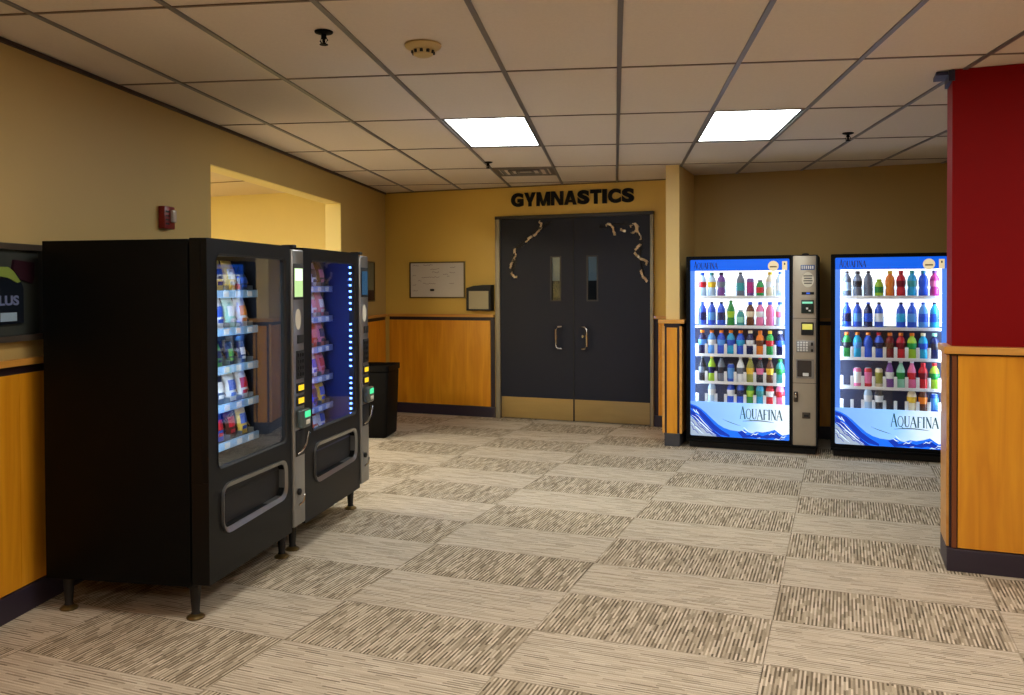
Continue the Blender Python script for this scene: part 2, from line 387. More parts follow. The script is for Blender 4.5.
# wing wall wainscot: wraps front and both sides
pw = MB().box(-1.575, -1.478, 8.068, 8.082, .12, 1.128).box(-1.612, -1.594, 8.105, 9.1, .12, 1.128).box(-1.458, -1.44, 8.13, 8.95, .12, 1.128)
struct('trim_28', pw, 'wood')
cs = MB()
for a, b, c, d in ((-1.622, -1.598, 8.08, 8.104), (-1.457, -1.434, 8.08, 8.104)): cs.box(a, b, c, d, .12, 1.14)
struct('trim_29', cs, 'woodt')
struct('trim_30', MB().box(-1.604, -1.450, 8.085, 8.108, .1, 1.168).box(-1.606, -1.592, 8.1, 9.1, .1, 1.168).box(-1.460, -1.447, 8.1, 8.95, .1, 1.168), 'reveal')
struct('trim_31', MB().box(-1.655, -1.405, 8.045, 9.09, 1.168, 1.205, .004), 'woodt')
struct('baseboard_wing', MB().box(-1.595, -1.448, 8.05, 8.95, 0, .12, .004), mat('grey_base', srgb(62, 62, 68), .5))
# red wall wainscot
struct('trim_32', MB().box(.565, 2.0, 5.055, 5.072, .125, 1.150).box(2.002, 3.99, 5.055, 5.072, .125, 1.150), 'wood')
struct('trim_33', MB().box(.525, 4.0, 5.074, 5.098, .1, 1.168).box(.526, .536, 5.098, 5.34, .1, 1.168), 'reveal')
struct('trim_34', MB().box(.536, .559, 5.05, 5.076, .125, 1.150), mat('wood_edge', srgb(120, 62, 22), .4))
struct('trim_35', MB().box(.512, .525, 5.076, 5.36, .125, 1.150), 'woodt')
struct('trim_36', MB().box(.496, 4.0, 5.03, 5.37, 1.160, 1.198, .004), 'woodt')
struct('baseboard_red', MB().box(.512, 4.0, 5.043, 5.37, 0, .12, .004), 'base')
struct('trim_37', MB().box(.46, .55, 5.11, 5.27, HC-.022, HC-.004).box(.52, .55, 5.09, 5.30, HC-.06, HC-.004), mat('corner_clip', srgb(58, 60, 88), .4, .5))

# ------------------------------------------------------------------ lamps: recessed troffers
def troffer(c, r, label, estr, ecol, kind):
    x0, y0 = GX+c*TX, GY+r*TY
    t = thing('ceiling_light', label, 'ceiling light', A(x0+TX/2, y0+TY/2, HC), ROT_C, 'recessed ceiling lights')
    hx, hy = TX/2, TY/2
    f = MB()
    f.box(-hx+.012, -hx+.03, -hy+.012, hy-.012, .0, .08).box(hx-.03, hx-.012, -hy+.012, hy-.012, 0, .08).box(-hx+.03, hx-.03, -hy+.012, -hy+.03, 0, .08).box(-hx+.03, hx-.03, hy-.03, hy-.012, 0, .08).box(-hx+.012, hx-.012, -hy+.012, hy-.012, .08, .09)
    f.build('frame', mat('light_frame', srgb(60, 55, 52), .5), t)
    d = MB().box(-hx+.03, hx-.03, -hy+.03, hy-.03, .006, .012)
    d.build('diffuser', emis('diffuser_'+kind, ecol, estr), t, smooth=False)
    return t
troffer(2, 1, 'white glowing rectangular ceiling light, the left one, nearest the vent', E_TROFFER, C_TROFFER, 'cool')
troffer(5, 1, 'white glowing rectangular ceiling light, the right one, above the drink machines', E_TROFFER, C_TROFFER, 'cool')
for c, r, l in ((2, -2, 'warm ceiling light just in front of the snack machines'), (5, -2, 'warm ceiling light just above the near carpet'), (2, -5, 'warm ceiling light in the rear of the hall, left'), (5, -5, 'warm ceiling light in the rear of the hall, right'), (8, -2, 'warm ceiling light in front of the red wall')):
    t = troffer(c, r, l, E_NEAR, C_NEAR, 'warm')
# inner room lamps
for k, (x, y) in enumerate(((-6.3, 5.0), (-9.2, 5.4), (-5.8, 2.6))):
    t = thing('ceiling_light', ['flush ceiling light in the side room beyond the wall opening', 'flush ceiling light deep inside the side room', 'flush ceiling light in the near end of the side room'][k], 'ceiling light', (x, y, 2.745))
    MB().box(-.62, .62, -.32, .32, -.03, 0, .004).build('frame', 'white', t)
    MB().box(-.59, .59, -.29, .29, -.036, -.031).build('diffuser', emis('diffuser_inner', C_INNER, E_INNER), t, smooth=False)

gl = thing('gym_light', 'pale ceiling lamp in the gymnasium behind the door windows', 'ceiling light', (-3, 12, 3.995))
MB().box(-.62, .62, -.32, .32, -.05, 0, .004).build('frame', 'white', gl)
MB().box(-.59, .59, -.29, .29, -.056, -.051).build('diffuser', emis('diffuser_gym', (.85, .95, 1), 16), gl, smooth=False)
# vent
vt = thing('ceiling_vent', 'grey metal air vent in the ceiling in front of the sign', 'vent', A(-.888, 8.50, HC), ROT_C)
vm = mat('vent_metal', srgb(120, 112, 104), .4, .5)
MB().ring([(-.30, -.28), (.30, -.28), (.30, .28), (-.30, .28)], [(-.25, -.23), (.25, -.23), (.25, .23), (-.25, .23)], -.004, .02).build('frame', vm, vt, rot=(R_(90), 0, 0))
for k in range(3):
    q = .23-.07*k; i_ = q-.03
    MB().ring([(-q, -q), (q, -q), (q, q), (-q, q)], [(-i_, -i_), (i_, -i_), (i_, i_), (-i_, i_)], -.01, -.002, yi=.02).build('louvre', vm, vt, rot=(R_(90), 0, 0))
MB().box(-.25, .25, -.23, .23, .02, .024).build('backing', 'blackm', vt)
# sprinklers
for ax, ay, lab in ((-1.295, 3.70, 'dark pendant sprinkler head nearest the camera, left of the smoke detector'), (-1.159, 7.77, 'dark pendant sprinkler head between left ceiling light and vent'), (1.755, 6.695, 'dark pendant sprinkler head right of the right ceiling light')):
    s = thing('sprinkler', lab, 'sprinkler', A(ax, ay, HC), 0, 'ceiling sprinklers')
    MB().lathe([(.001, 0), (.042, 0), (.04, -.006), (.022, -.012), (.001, -.013)], seg=20, cap=False).build('escutcheon', 'black', s)
    b = MB().lathe([(.012, -.01), (.012, -.03), (.007, -.035), (.006, -.055)], seg=12)
    b.tube([(.012, 0, -.028), (.02, 0, -.04), (.006, 0, -.056)], .003).tube([(-.012, 0, -.028), (-.02, 0, -.04), (-.006, 0, -.056)], .003)
    b.build('frame', 'black', s)
    MB().lathe([(.018, -.056), (.020, -.058), (.018, -.060)], seg=14).build('deflector', 'black', s)
# smoke detector
s = thing('smoke_detector', 'round beige smoke detector on the ceiling', 'smoke detector', A(-.899, 3.96, HC))
bg = mat('beige_plastic', srgb(196, 172, 118), .5)
MB().lathe([(.085, 0), (.088, -.008), (.08, -.018), (.06, -.026), (.001, -.026)], seg=28, cap=False).build('base', bg, s)
MB().lathe([(.05, -.026), (.046, -.05), (.03, -.058), (.001, -.06)], seg=24, cap=False).build('sensor_dome', bg, s)
sl = MB()
for k in range(10):
    a = k*math.pi/5; sl.box(math.cos(a)*.049-.006, math.cos(a)*.049+.006, math.sin(a)*.049-.006, math.sin(a)*.049+.006, -.045, -.031)
sl.build('slots', 'blackm', s)

# ------------------------------------------------------------------ double door
YD = YB-.0
dt = thing('door_frame', 'grey metal frame around the dark double doors', 'door frame', (0, YD, 0)); 
del dt['label']; del dt['category']; dt.name = 'door_1'; dt['kind'] = 'structure'
DX0, DX1, DXM, DZ = -3.735, -1.925, -2.822, 2.30
MB().box(DX0-.03, DX0+.028, -.05, .02, 0, DZ+.03, .003).box(DX1-.028, DX1+.008, -.05, .02, 0, DZ+.03, .003).build('door_jamb', 'dframe', dt)
MB().box(DX0-.03, DX1+.01, -.052, .02, DZ, DZ+.035, .003).build('door_header', 'dframe_dk', dt)
def leaf(x0, x1, wx0, wx1, hx, side, name):
    l = MB()
    wz0, wz1 = 1.365, 1.86
    l.box(x0, wx0, -.028, .015, .012, DZ-.004).box(wx1, x1, -.028, .015, .012, DZ-.004).box(wx0, wx1, -.028, .015, .012, wz0).box(wx0, wx1, -.028, .015, wz1, DZ-.004)
    L = l.build(name, 'ddoor', None, (0, YD, 0), smooth=False); L['kind'] = 'structure'
    MB().box(wx0, wx1, -.008, 0, wz0, wz1).build('window_pane', 'clear', L)
    MB().ring([(wx0-.008, wz0-.008), (wx1+.008, wz0-.008), (wx1+.008, wz1+.008), (wx0-.008, wz1+.008)], [(wx0+.008, wz0+.008), (wx1-.008, wz0+.008), (wx1-.008, wz1-.008), (wx0+.008, wz1-.008)], -.034, -.02).build('window_trim', 'dframe_dk', L)
    MB().box(x0+.008, x1-.008, -.031, -.028, .015, .255).build('kick_plate', 'brass', L)
    s_ = side
    path = [(hx+s_*.075, -.03, 1.075), (hx+s_*.06, -.07, 1.075), (hx+s_*.02, -.085, 1.07), (hx, -.088, 1.045), (hx, -.088, .95), (hx, -.088, .855), (hx+s_*.02, -.085, .83), (hx+s_*.06, -.07, .825), (hx+s_*.075, -.03, .825)]
    MB().tube(path, .0115, 10).build('pull_handle', 'chrome', L)
    if s_ < 0: MB().lathe([(.017, 0), (.017, -.01), (.012, -.014)], hx-.06, -.028, .965, 16, 'y').build('lock_cylinder', 'chrome', L)
    return L
leaf(DX0+.03, DXM-.002, -3.088, -2.975, -3.015, 1, 'door_2')
leaf(DXM+.002, DX1-.03, -2.662, -2.545, -2.655, -1, 'door_3')
struct('trim_38', MB().box(DXM-.006, DXM+.006, YD-.033, YD-.029, .01, DZ-.004), 'blackm')
# ribbon garlands taped to the doors (positions from the photograph, door plane)
cream = mat('gold_ribbon', srgb(225, 205, 172), .35, .5); dkt = mat('dark_tinsel', srgb(24, 20, 22), .35, .3)
def garland(name, label, centre, pieces):
    g = thing(name, label, 'garland', (0, YD-.034, 0), 0, 'ribbon garlands on the doors')
    tb = MB(); pts = []
    for (a, b) in zip(centre, centre[1:]):
        n = 8
        for k in range(n):
            t = k/n; pts.append((a[0]*(1-t)+b[0]*t, a[1]*(1-t)+b[1]*t))
    for k, (x, z) in enumerate(pts):
        for q in range(5):
            an = random.uniform(0, 6.28); ln = random.uniform(.02, .045)
            tb.strip([(x, z), (x+math.cos(an)*ln, z+math.sin(an)*ln)], .006, .004)
    tb.tube([(x, -.006, z) for x, z in pts], .007, 6)
    tb.build('tinsel', dkt, g)
    for pc in pieces:
        rb = MB(); n = len(pc)*5; path = []
        for (a, b) in zip(pc, pc[1:]):
            for k in range(5): t = k/5; path.append((a[0]*(1-t)+b[0]*t, a[1]*(1-t)+b[1]*t))
        path.append(pc[-1])
        P = []
        for i, (x, z) in enumerate(path): P.append((x+.006*math.sin(i*1.9), -.014-.012*math.sin(i*1.3), z))
        for i in range(len(P)-1):
            a, b = Vector(P[i]), Vector(P[i+1]); d = (b-a).normalized(); s_ = Vector((-d.z, .5*math.sin(i), d.x)).normalized()*.014
            th = Vector((0, .0012, 0)); vv = [rb.bm.verts.new(c) for c in (a-s_, a+s_, b+s_, b-s_)]; v2 = [rb.bm.verts.new(c.co+th) for c in vv]
            rb.bm.faces.new(vv); rb.bm.faces.new(v2)
            for j in range(4): rb.bm.faces.new((vv[j], vv[(j+1) % 4], v2[(j+1) % 4], v2[j]))
        rb.build('ribbon', cream, g)
def dpx(zx, zz):            # sketch coordinates of the door's upper part -> door plane metres
    return (-3.69+(zx-5)/(960-5)*(1.735), 2.29-(zz-45)*.00182 - (zx-480)*.0000)
garland('door_garland', 'dark tinsel garland with gold ribbon curls on the left door leaf', [dpx(330, 70), dpx(270, 100), dpx(180, 170), dpx(100, 230), dpx(85, 320), dpx(70, 410)],
        [[dpx(262, 60), dpx(280, 80), dpx(265, 115), dpx(225, 150)], [dpx(215, 150), dpx(170, 185)], [dpx(98, 225), dpx(100, 280), dpx(86, 305)], [dpx(82, 310), dpx(64, 350)], [dpx(75, 375), dpx(90, 405), dpx(115, 405)]])
garland('door_garland', 'dark tinsel garland with gold ribbon loops on the right door leaf', [dpx(650, 110), dpx(740, 90), dpx(860, 100), dpx(905, 190), dpx(900, 300), dpx(930, 430)],
        [[dpx(690, 100), dpx(710, 85), dpx(735, 110), dpx(745, 160)], [dpx(780, 125), dpx(815, 138)], [dpx(840, 110), dpx(865, 90), dpx(890, 110), dpx(880, 135), dpx(850, 150)], [dpx(870, 90), dpx(905, 190)], [dpx(905, 215), dpx(870, 250)], [dpx(865, 265), dpx(900, 300), dpx(945, 320), dpx(935, 340)], [dpx(905, 370), dpx(915, 405), dpx(945, 440)]])
# sign letters
sg = thing('wall_sign', 'black raised block letters reading GYMNASTICS above the double doors', 'sign', (0, YB, 0))
widths = dict(G=1.08, Y=1.0, M=1.18, N=1.04, A=1.05, S=.98, T=.92, I=.38, C=1.05)
word = 'GYMNASTICS'; tot = sum(widths[c] for c in word); gap = .012; X0, X1 = -3.575, -2.135
sc_ = (X1-X0-gap*9)/tot; x = X0
lm = mat('black_letter', srgb(8, 5, 8), .6, spec=.2)
for c in word:
    wd = widths[c]*sc_
    if c in 'YMNA':
        mb = MB(); w_ = .036; z0, z1 = 2.440, 2.598; h_ = w_/2
        if c == 'M': S_ = [[(x, z0), (x+w_, z0), (x+w_, z1), (x, z1)], [(x+wd-w_, z0), (x+wd, z0), (x+wd, z1), (x+wd-w_, z1)], [(x, z1), (x+w_*1.25, z1), (x+wd/2+h_*.8, z0), (x+wd/2-h_*.8, z0)], [(x+wd, z1), (x+wd/2+h_*.8, z0), (x+wd/2-h_*.8, z0), (x+wd-w_*1.25, z1)]]
        if c == 'N': S_ = [[(x, z0), (x+w_, z0), (x+w_, z1), (x, z1)], [(x+wd-w_, z0), (x+wd, z0), (x+wd, z1), (x+wd-w_, z1)], [(x, z1), (x+w_*1.2, z1), (x+wd, z0), (x+wd-w_*1.2, z0)]]
        if c == 'A': S_ = [[(x, z0), (x+w_*1.1, z0), (x+wd/2+h_, z1), (x+wd/2-h_*1.2, z1)], [(x+wd, z0), (x+wd/2+h_*1.2, z1), (x+wd/2-h_, z1), (x+wd-w_*1.1, z0)], [(x+wd*.25, z0+.028), (x+wd*.75, z0+.028), (x+wd*.68, z0+.054), (x+wd*.32, z0+.054)]]
        if c == 'Y': S_ = [[(x+wd/2-h_, z0), (x+wd/2+h_, z0), (x+wd/2+h_, z0+.065), (x+wd/2-h_, z0+.065)], [(x, z1), (x+w_*1.2, z1), (x+wd/2+h_, z0+.045), (x+wd/2-h_, z0+.045)], [(x+wd, z1), (x+wd/2+h_, z0+.045), (x+wd/2-h_, z0+.045), (x+wd-w_*1.2, z1)]]
        for q, pl_ in enumerate(S_): mb.prism(pl_, -.022-q*.0002, -.002)
        mb.build('letter', lm, sg, smooth=False)
    else: text_obj('letter', c, x, x+wd, 2.440, 2.598, -.022, .02, lm, sg, bold=.06)
    x += wd+gap
# whiteboard
wb = thing('whiteboard', 'whiteboard with faint handwriting and a thin brass frame on the back wall', 'whiteboard', (0, YB, 0))
MB().ring([(-4.90, 1.390), (-4.165, 1.390), (-4.165, 1.825), (-4.90, 1.825)], [(-4.885, 1.405), (-4.18, 1.405), (-4.18, 1.81), (-4.885, 1.81)], -.02, -.001).build('frame', 'boardfr', wb)
MB().box(-4.886, -4.179, -.010, -.002, 1.404, 1.811).build('writing_surface', 'board', wb)
hw = MB()
random.seed(11)
lines = [(-4.86, 1.78, .09), (-4.72, 1.785, .14), (-4.62, 1.74, .12), (-4.36, 1.755, .08), (-4.37, 1.695, .08), (-4.45, 1.672, .07), (-4.86, 1.66, .05), (-4.79, 1.60, .05), (-4.72, 1.565, .17), (-4.86, 1.55, .05), (-4.37, 1.565, .07), (-4.855, 1.48, .06), (-4.74, 1.64, .24), (-4.60, 1.70, .1), (-4.40, 1.65, .04)]
for (x, z, l) in lines:
    n = int(l/.012); pts = [(x+i*.012, z+random.uniform(-.007, .007)) for i in range(n+1)]
    if n > 0: hw.strip(pts, .004, .0008)
o = hw.build('handwriting', mat('marker_ink', srgb(110, 88, 88), .5), wb, (0, -.0105, 0))
MB().box(-4.62, -4.57, -.026, -.0102, 1.475, 1.50, .004).build('magnet', 'blackm', wb)
# wall box by the door
bx = thing('wall_box', 'black wall box with an arched top and pale front beside the door', 'wall box', (0, YB, 0))
MB().prism([(-4.11, 1.245), (-3.80, 1.245), (-3.80, 1.545), (-3.90, 1.545), (-4.02, 1.535), (-4.11, 1.51)], -.10, -.001).build('body', 'blackm', bx)
MB().ring([(-4.095, 1.25), (-3.805, 1.25), (-3.805, 1.495), (-4.095, 1.495)], [(-4.075, 1.265), (-3.825, 1.265), (-3.825, 1.475), (-4.075, 1.475)], -.108, -.10).build('frame', 'blackm', bx)
MB().box(-4.076, -3.824, -.105, -.1, 1.264, 1.476).build('front_panel', mat('pale_panel', srgb(170, 158, 124), .5), bx)

# ------------------------------------------------------------------ objects on the left wall
al = thing('fire_alarm', 'red fire alarm horn strobe on the left wall above the snack machines', 'fire alarm', LW(4.99, LV, 1.965), ROT_L)
MB().box(-.062, .062, -.045, -.001, -.07, .07, .006).build('body', 'redpl', al)
MB().box(.0, .045, -.068, -.045, -.03, .05, .008).build('strobe_lens', mat('strobe_lens', srgb(190, 180, 175), .15), al)
gr = MB()
for k in range(4): gr.box(-.05, -.012, -.048, -.045, -.045+k*.025, -.035+k*.025)
gr.build('grille', 'blackm', al)
# jersey display
jf = thing('display_frame', 'grey shadow box frame holding a dark jersey on the left wall', 'display frame', LW(3.43, LV, 1.283), ROT_L)
fm = mat('pewter_frame', srgb(96, 88, 80), .35, .5); FW, FH = .42, .455
MB().ring([(-FW, 0), (FW, 0), (FW, FH), (-FW, FH)], [(-FW+.028, .028), (FW-.028, .028), (FW-.028, FH-.028), (-FW+.028, FH-.028)], -.045, -.001, yi=-.035).build('frame', fm, jf)
MB().box(-FW+.02, FW-.02, -.006, -.002, .02, FH-.02).build('backing_board', mat('display_backing', srgb(92, 82, 66), .7), jf)
MB().box(-FW+.027, FW-.027, -.034, -.031, .027, FH-.027).build('glass_pane', 'clear', jf)
js = thing('jersey', 'black jersey with yellow collar, pale lettering and white tag in the shadow box', 'jersey', LW(3.46, LV-.008, 1.283), ROT_L)
MB().prism([(-.22, .07), (.235, .085), (.235, .25), (.20, .31), (.10, .345), (-.10, .345), (-.26, .28), (-.26, .15)], -.014, 0).build('body', mat('jersey_cloth', srgb(16, 14, 26), .8, bump=.4, bscale=80), js)
MB().prism([(.02, .33), (.06, .345), (.13, .345), (.165, .325), (.21, .278), (.19, .272), (.13, .295), (.02, .31)], -.019, -.0142).build('collar', mat('yellow_cloth', srgb(196, 196, 80), .7), js)
MB().prism([(.215, .29), (.30, .27), (.315, .30), (.315, .37), (.18, .38), (.17, .34)], -.012, 0).build('sleeve', mat('maroon_cloth', srgb(70, 8, 22), .8), js)
MB().box(.08, .185, -.017, -.0142, .095, .135).build('tag', 'white', js)
text_obj('lettering', 'PLUS', .03, .20, .168, .214, -.017, .0025, mat('pale_print', srgb(170, 160, 190), .6), js, bold=.03)
# poster on left wall beyond opening
pn = thing('framed_notice', 'small framed notice with dark lower strip on the left wall near corner', 'notice', LW(9.46, LV, 1.36), ROT_L)
MB().ring([(-.16, 0), (.16, 0), (.16, .46), (-.16, .46)], [(-.145, .015), (.145, .015), (.145, .445), (-.145, .445)], -.02, -.001).build('frame', 'boardfr', pn)
MB().box(-.15, .15, -.008, -.002, .13, .45).build('paper', mat('notice_paper', srgb(120, 122, 100), .7), pn)
MB().box(-.15, .15, -.012, -.002, .01, .13).build('lower_strip', mat('notice_dark', srgb(60, 36, 24), .7), pn)

# ------------------------------------------------------------------ waste bin
wbn = thing('waste_bin', 'tall black waste bin beside the far snack machine', 'bin', (-4.54, 7.62, 0), R_(14))
bk = mat('bin_plastic', srgb(6, 4, 4), .6, spec=.15)
MB().box(-.23, .23, -.23, .23, .0, .68, .03, 3, taper=.9).build('body', bk, wbn)
MB().ring(rrect(-.24, .24, -.24, .24, .04), rrect(-.17, .17, -.17, .17, .04), -.73, -.675, yi=-.70).build('rim', bk, wbn, rot=(R_(-90), 0, 0))
MB().box(-.17, .17, -.17, .17, .60, .61).build('liner', 'blackm', wbn)
# ================================================================== snack machines
random.seed(21)
ORD = ['first', 'second', 'third', 'fourth', 'fifth', 'sixth', 'seventh', 'eighth', 'ninth']
def cmat(rgb, rough=.35, metal=0):
    return mat('colour_%d_%d_%d_%d' % (rgb[0], rgb[1], rgb[2], int(rough*100)), srgb(*rgb), rough, metal, noise=.05, nscale=30)
def bag_mb(wd, h, th):
    b = MB(); nx, nz = 8, 10; F = []; Bk = []
    for j in range(nz+1):
        v_ = j/nz; rf = []; rb = []
        for i in range(nx+1):
            u = i/nx
            p = (max(0, math.sin(math.pi*u))**.5) * (max(0, math.sin(math.pi*min(1, max(0, (v_-.06)/.88))))**.45)
            wv = 1-.06*math.sin(math.pi*v_)
            x = (u-.5)*wd*wv; z = v_*h
            cr = .0012*math.sin(i*3+j) if .1 < v_ < .9 else .0015*math.sin(i*2.6)
            rf.append(b.bm.verts.new((x, -th/2*p-.0006+cr, z))); rb.append(b.bm.verts.new((x, th/2*p+.0006+cr, z)))
        F.append(rf); Bk.append(rb)
    for j in range(nz):
        for i in range(nx):
            b.bm.faces.new((F[j][i], F[j][i+1], F[j+1][i+1], F[j+1][i])); b.bm.faces.new((Bk[j][i+1], Bk[j][i], Bk[j+1][i], Bk[j+1][i+1]))
    for j in range(nz):
        b.bm.faces.new((F[j][0], F[j+1][0], Bk[j+1][0], Bk[j][0])); b.bm.faces.new((F[j][nx], Bk[j][nx], Bk[j+1][nx], F[j+1][nx]))
    for i in range(nx):
        b.bm.faces.new((F[0][i], Bk[0][i], Bk[0][i+1], F[0][i+1])); b.bm.faces.new((F[nz][i], F[nz][i+1], Bk[nz][i+1], Bk[nz][i]))
    return b
TH = -0.192
MD = Vector((math.sin(TH), math.cos(TH), 0)); MS = Vector((-math.cos(TH), math.sin(TH), 0)); MO = Vector((-2.677, 3.062, 0))
MROT = math.pi/2 - TH
def mloc(x, y, z): return MO + MD*x + MS*y + Vector((0, 0, z))
ZT, ZB_, DEP = 1.755, .165, .839
def snack_machine(x0, wd, dx, label, which, liner, led, ledcol, price):
    t = thing('snack_machine', label, 'vending machine', mloc(x0, 0, 0), MROT, 'snack machines against the left wall')
    c = MB()
    c.box(0, .022, .095, DEP, ZB_, ZT-.004, .002).box(wd-.18, wd, .095, DEP, ZB_, ZT-.004, .002).box(0.022, wd-.18, .095, DEP, ZT-.03, ZT-.004).box(.022, wd-.18, DEP-.02, DEP, ZB_, ZT-.03).box(.022, wd-.18, .095, DEP-.02, ZB_, ZB_+.02)
    c.build('cabinet', 'black', t)
    li = MB(); gx0, gx1 = .04+dx, .836+dx
    li.box(gx0-.01, gx0, .03, .72, .55, 1.70).box(gx1, gx1+.003, .03, .72, .55, 1.70).box(gx0, gx1, .72, .73, .55, 1.70).box(gx0, gx1, .03, .72, 1.70, 1.71).box(gx0, gx1, .03, .72, .54, .55)
    li.build('interior', liner, t)
    # door
    d = MB()
    outer = rrect(0, .858+dx, .64, ZT, .004)
    d.ring(outer, rrect(.081+dx, .80+dx, .685, 1.688, .035), 0, .028)
    d.box(0, .026, .029, .085, .64, ZT).box(.840+dx, .858+dx, .029, .085, .64, ZT).box(.027, .839+dx, .029, .085, ZT-.028, ZT)
    d.ring(rrect(0, .858+dx, ZB_+.01, .64, .004), rrect(.125+dx, .768+dx, .405, .582, .06), 0, .085)
    dd = d.build('door', 'door_blk', t)
    MB().ring(rrect(.081+dx, .80+dx, .685, 1.688, .035), rrect(.090+dx, .791+dx, .694, 1.679, .03), -.004, .02, yi=.004).build('glass_gasket', 'blackm', dd)
    MB().box(.083+dx, .798+dx, .012, .016, .687, 1.686).build('glass_pane', 'glassm', dd)
    o_ = quad_round([(.108+dx, .372), (.785+dx, .385), (.785+dx, .60), (.108+dx, .612)], .075)
    i_ = quad_round([(.130+dx, .398), (.765+dx, .408), (.765+dx, .578), (.130+dx, .588)], .045)
    MB().ring(o_, i_, -.014, .03, yi=-.004).build('delivery_frame', 'silver', dd)
    MB().box(.11+dx, .785+dx, .03, .036, .39, .60).build('delivery_flap', 'blackm', dd)
    # control column
    s0, s1 = .866+dx, 1.012+dx
    k = MB(); k.box(s0, s1, -.012, .085, .195, ZT-.015, .010, 3)
    col = k.build('control_panel', 'silver', t)
    scr = emis('screen_green', srgb(185, 222, 150), .95) if which == 'near' else emis('screen_blue', srgb(60, 110, 150), .25)
    MB().box(s0+.006, s1-.012, -.016, -.012, 1.46, 1.66, .002).build('screen_bezel', 'blackm', col)
    MB().box(s0+.014, s1-.03, -.019, -.016, 1.475, 1.635).build('screen', scr, col)
    if which == 'near': MB().box(s0+.016, s1-.034, -.0205, -.019, 1.565, 1.632).build('screen_picture', emis('screen_white', (.85, .95, .8, 1), 1), col)
    MB().prism([(s0+.03+.066*(.5+.5*math.cos(a*.314)), 1.35+.058*math.sin(a*.314)) for a in range(20)], -.0150, -.012).build('sticker', 'offw', col)
    MB().box(s0+.05, s1-.01, -.016, -.012, 1.215, 1.262, .002).build('display', 'blackm', col)
    kp = MB().box(s0+.035, s1-.012, -.018, -.012, 1.015, 1.175, .002).build('keypad', 'blackm', col)
    for a in range(4):
        kb = MB()
        for b_ in range(3): kb.box(s0+.045+b_*.03, s0+.065+b_*.03, -.021, -.018, 1.03+a*.036, 1.052+a*.036, .002)
        kb.build('key_row', 'door_blk', kp)
    yl = emis('card_light', srgb(250, 205, 40), 1.0)
    for zz in (.965, .893):
        q = MB().box(s0+.035, s1-.006, -.02, -.012, zz-.028, zz+.028, .003).build('card_reader', 'blackm', col)
        MB().box(s0+.045, s1-.03, -.0225, -.02, zz-.014, zz+.016, .002).build('reader_light', yl, q)
    q = MB().box(s0+.035, s1+.004, -.05, -.012, .74, .845, .012, 3).build('bill_acceptor', mat('acceptor_grey', srgb(88, 96, 92), .35, .3), col)
    MB().box(s0+.06, s1-.015, -.055, -.05, .80, .835, .004).build('acceptor_light', emis('accept_green', srgb(70, 220, 150), 1.0), q)
    MB().box(s0+.075, s1-.02, -.054, -.05, .76, .785, .003).build('bill_slot', 'offw', q)
    MB().box(s0+.02, s1-.012, -.016, -.012, .585, .73, .003).build('coin_pocket', 'blackm', col)
    lv = MB(); lv.tube([(s0+.03, -.02, .60), (s0+.05, -.035, .615), (s0+.09, -.045, .65), (s1-.012, -.04, .71)], .007); lv.build('coin_lever', 'chrome', col)
    MB().lathe([(.018, 0), (.018, -.012), (.011, -.016)], s0+.055, -.012, .385, 16, 'y').build('lock', 'blackm', col)
    MB().tube([(s0+.05, -.016, .31), (s0+.075, -.03, .325), (s0+.1, -.028, .36)], .006).build('coin_return_lever', 'chrome', col)
    # legs
    for lx in (.065, wd-.065):
        for ly in (.11, .77):
            lg = MB(); lg.box(lx-.028, lx+.028, ly-.028, ly+.028, .145, .17, .003); lg.lathe([(.026, .15), (.018, .03), (.022, .02)], lx, ly, 0, 14)
            g_ = lg.build('leg', 'blackm', t)
            MB().lathe([(.040, .0), (.042, .006), (.034, .014), (.02, .022)], lx, ly, 0, 22).build('levelling_foot', mat('foot_rim', srgb(120, 100, 60), .35, .7), g_)
    # hinge lug on top
    MB().box(wd-.06, wd-.01, .03, .10, ZT-.004, ZT+.014, .004).build('hinge', 'blackm', t)
    # light strips: rows of small lamps
    for nm, xx in led:
        st = MB().box(xx-.006, xx+.006, .034, .054, .60, 1.68)
        sto = st.build('light_strip', 'blackm', t)
        if nm == 'dots':
            for g0, g1 in ((1.38, 1.66), (1.00, 1.28), (.68, .92)):
                n = 8
                lb = MB()
                for j in range(n):
                    z = g0+(g1-g0)*j/(n-1); lb.box(xx-.012, xx-.006, .036, .052, z-.006, z+.006, .002)
                lb.build('lamp_row', emis('led_'+which, ledcol, 9), sto)
        else:
            MB().box(xx+.006, xx+.012, .036, .052, .60, 1.68).build('lamp_tube', emis('tube_'+which, ledcol, 110), sto)
    # trays
    zs = [1.510, 1.318, 1.125, .932, .740] if which == 'near' else [1.53, 1.335, 1.142, .950, .760, .585]
    cen = [.212+.1235*k+dx for k in range(5)]
    for r, z in enumerate(zs):
        tr = MB(); tr.box(gx0+.002, gx1-.038, .175, .70, z-.014, z-.010)
        for q in range(6): tr.box(.137+.125*q+dx, .141+.125*q+dx, .175, .70, z-.010, z+.03)
        tro = tr.build('tray', 'silver', t)
        MB().box(gx0+.002, gx1-.038, .160, .174, z-.034, z+.006, .002).build('price_rail', price, tro)
        for cx_ in cen: MB().box(cx_-.028, cx_+.022, .158, .160, z-.028, z+.0).build('price_tag', 'white', tro)
        for cx_ in cen[:]:
            cb = MB(); pts = []
            for s_ in range(0, 43): a = s_*math.pi/6; pts.append((cx_+.042*math.cos(a), .19+s_*.0085, z+.040+.040*math.sin(a)))
            cb.tube(pts, .0022, 5).build('coil', 'chrome', tro)
    return t, zs, cen
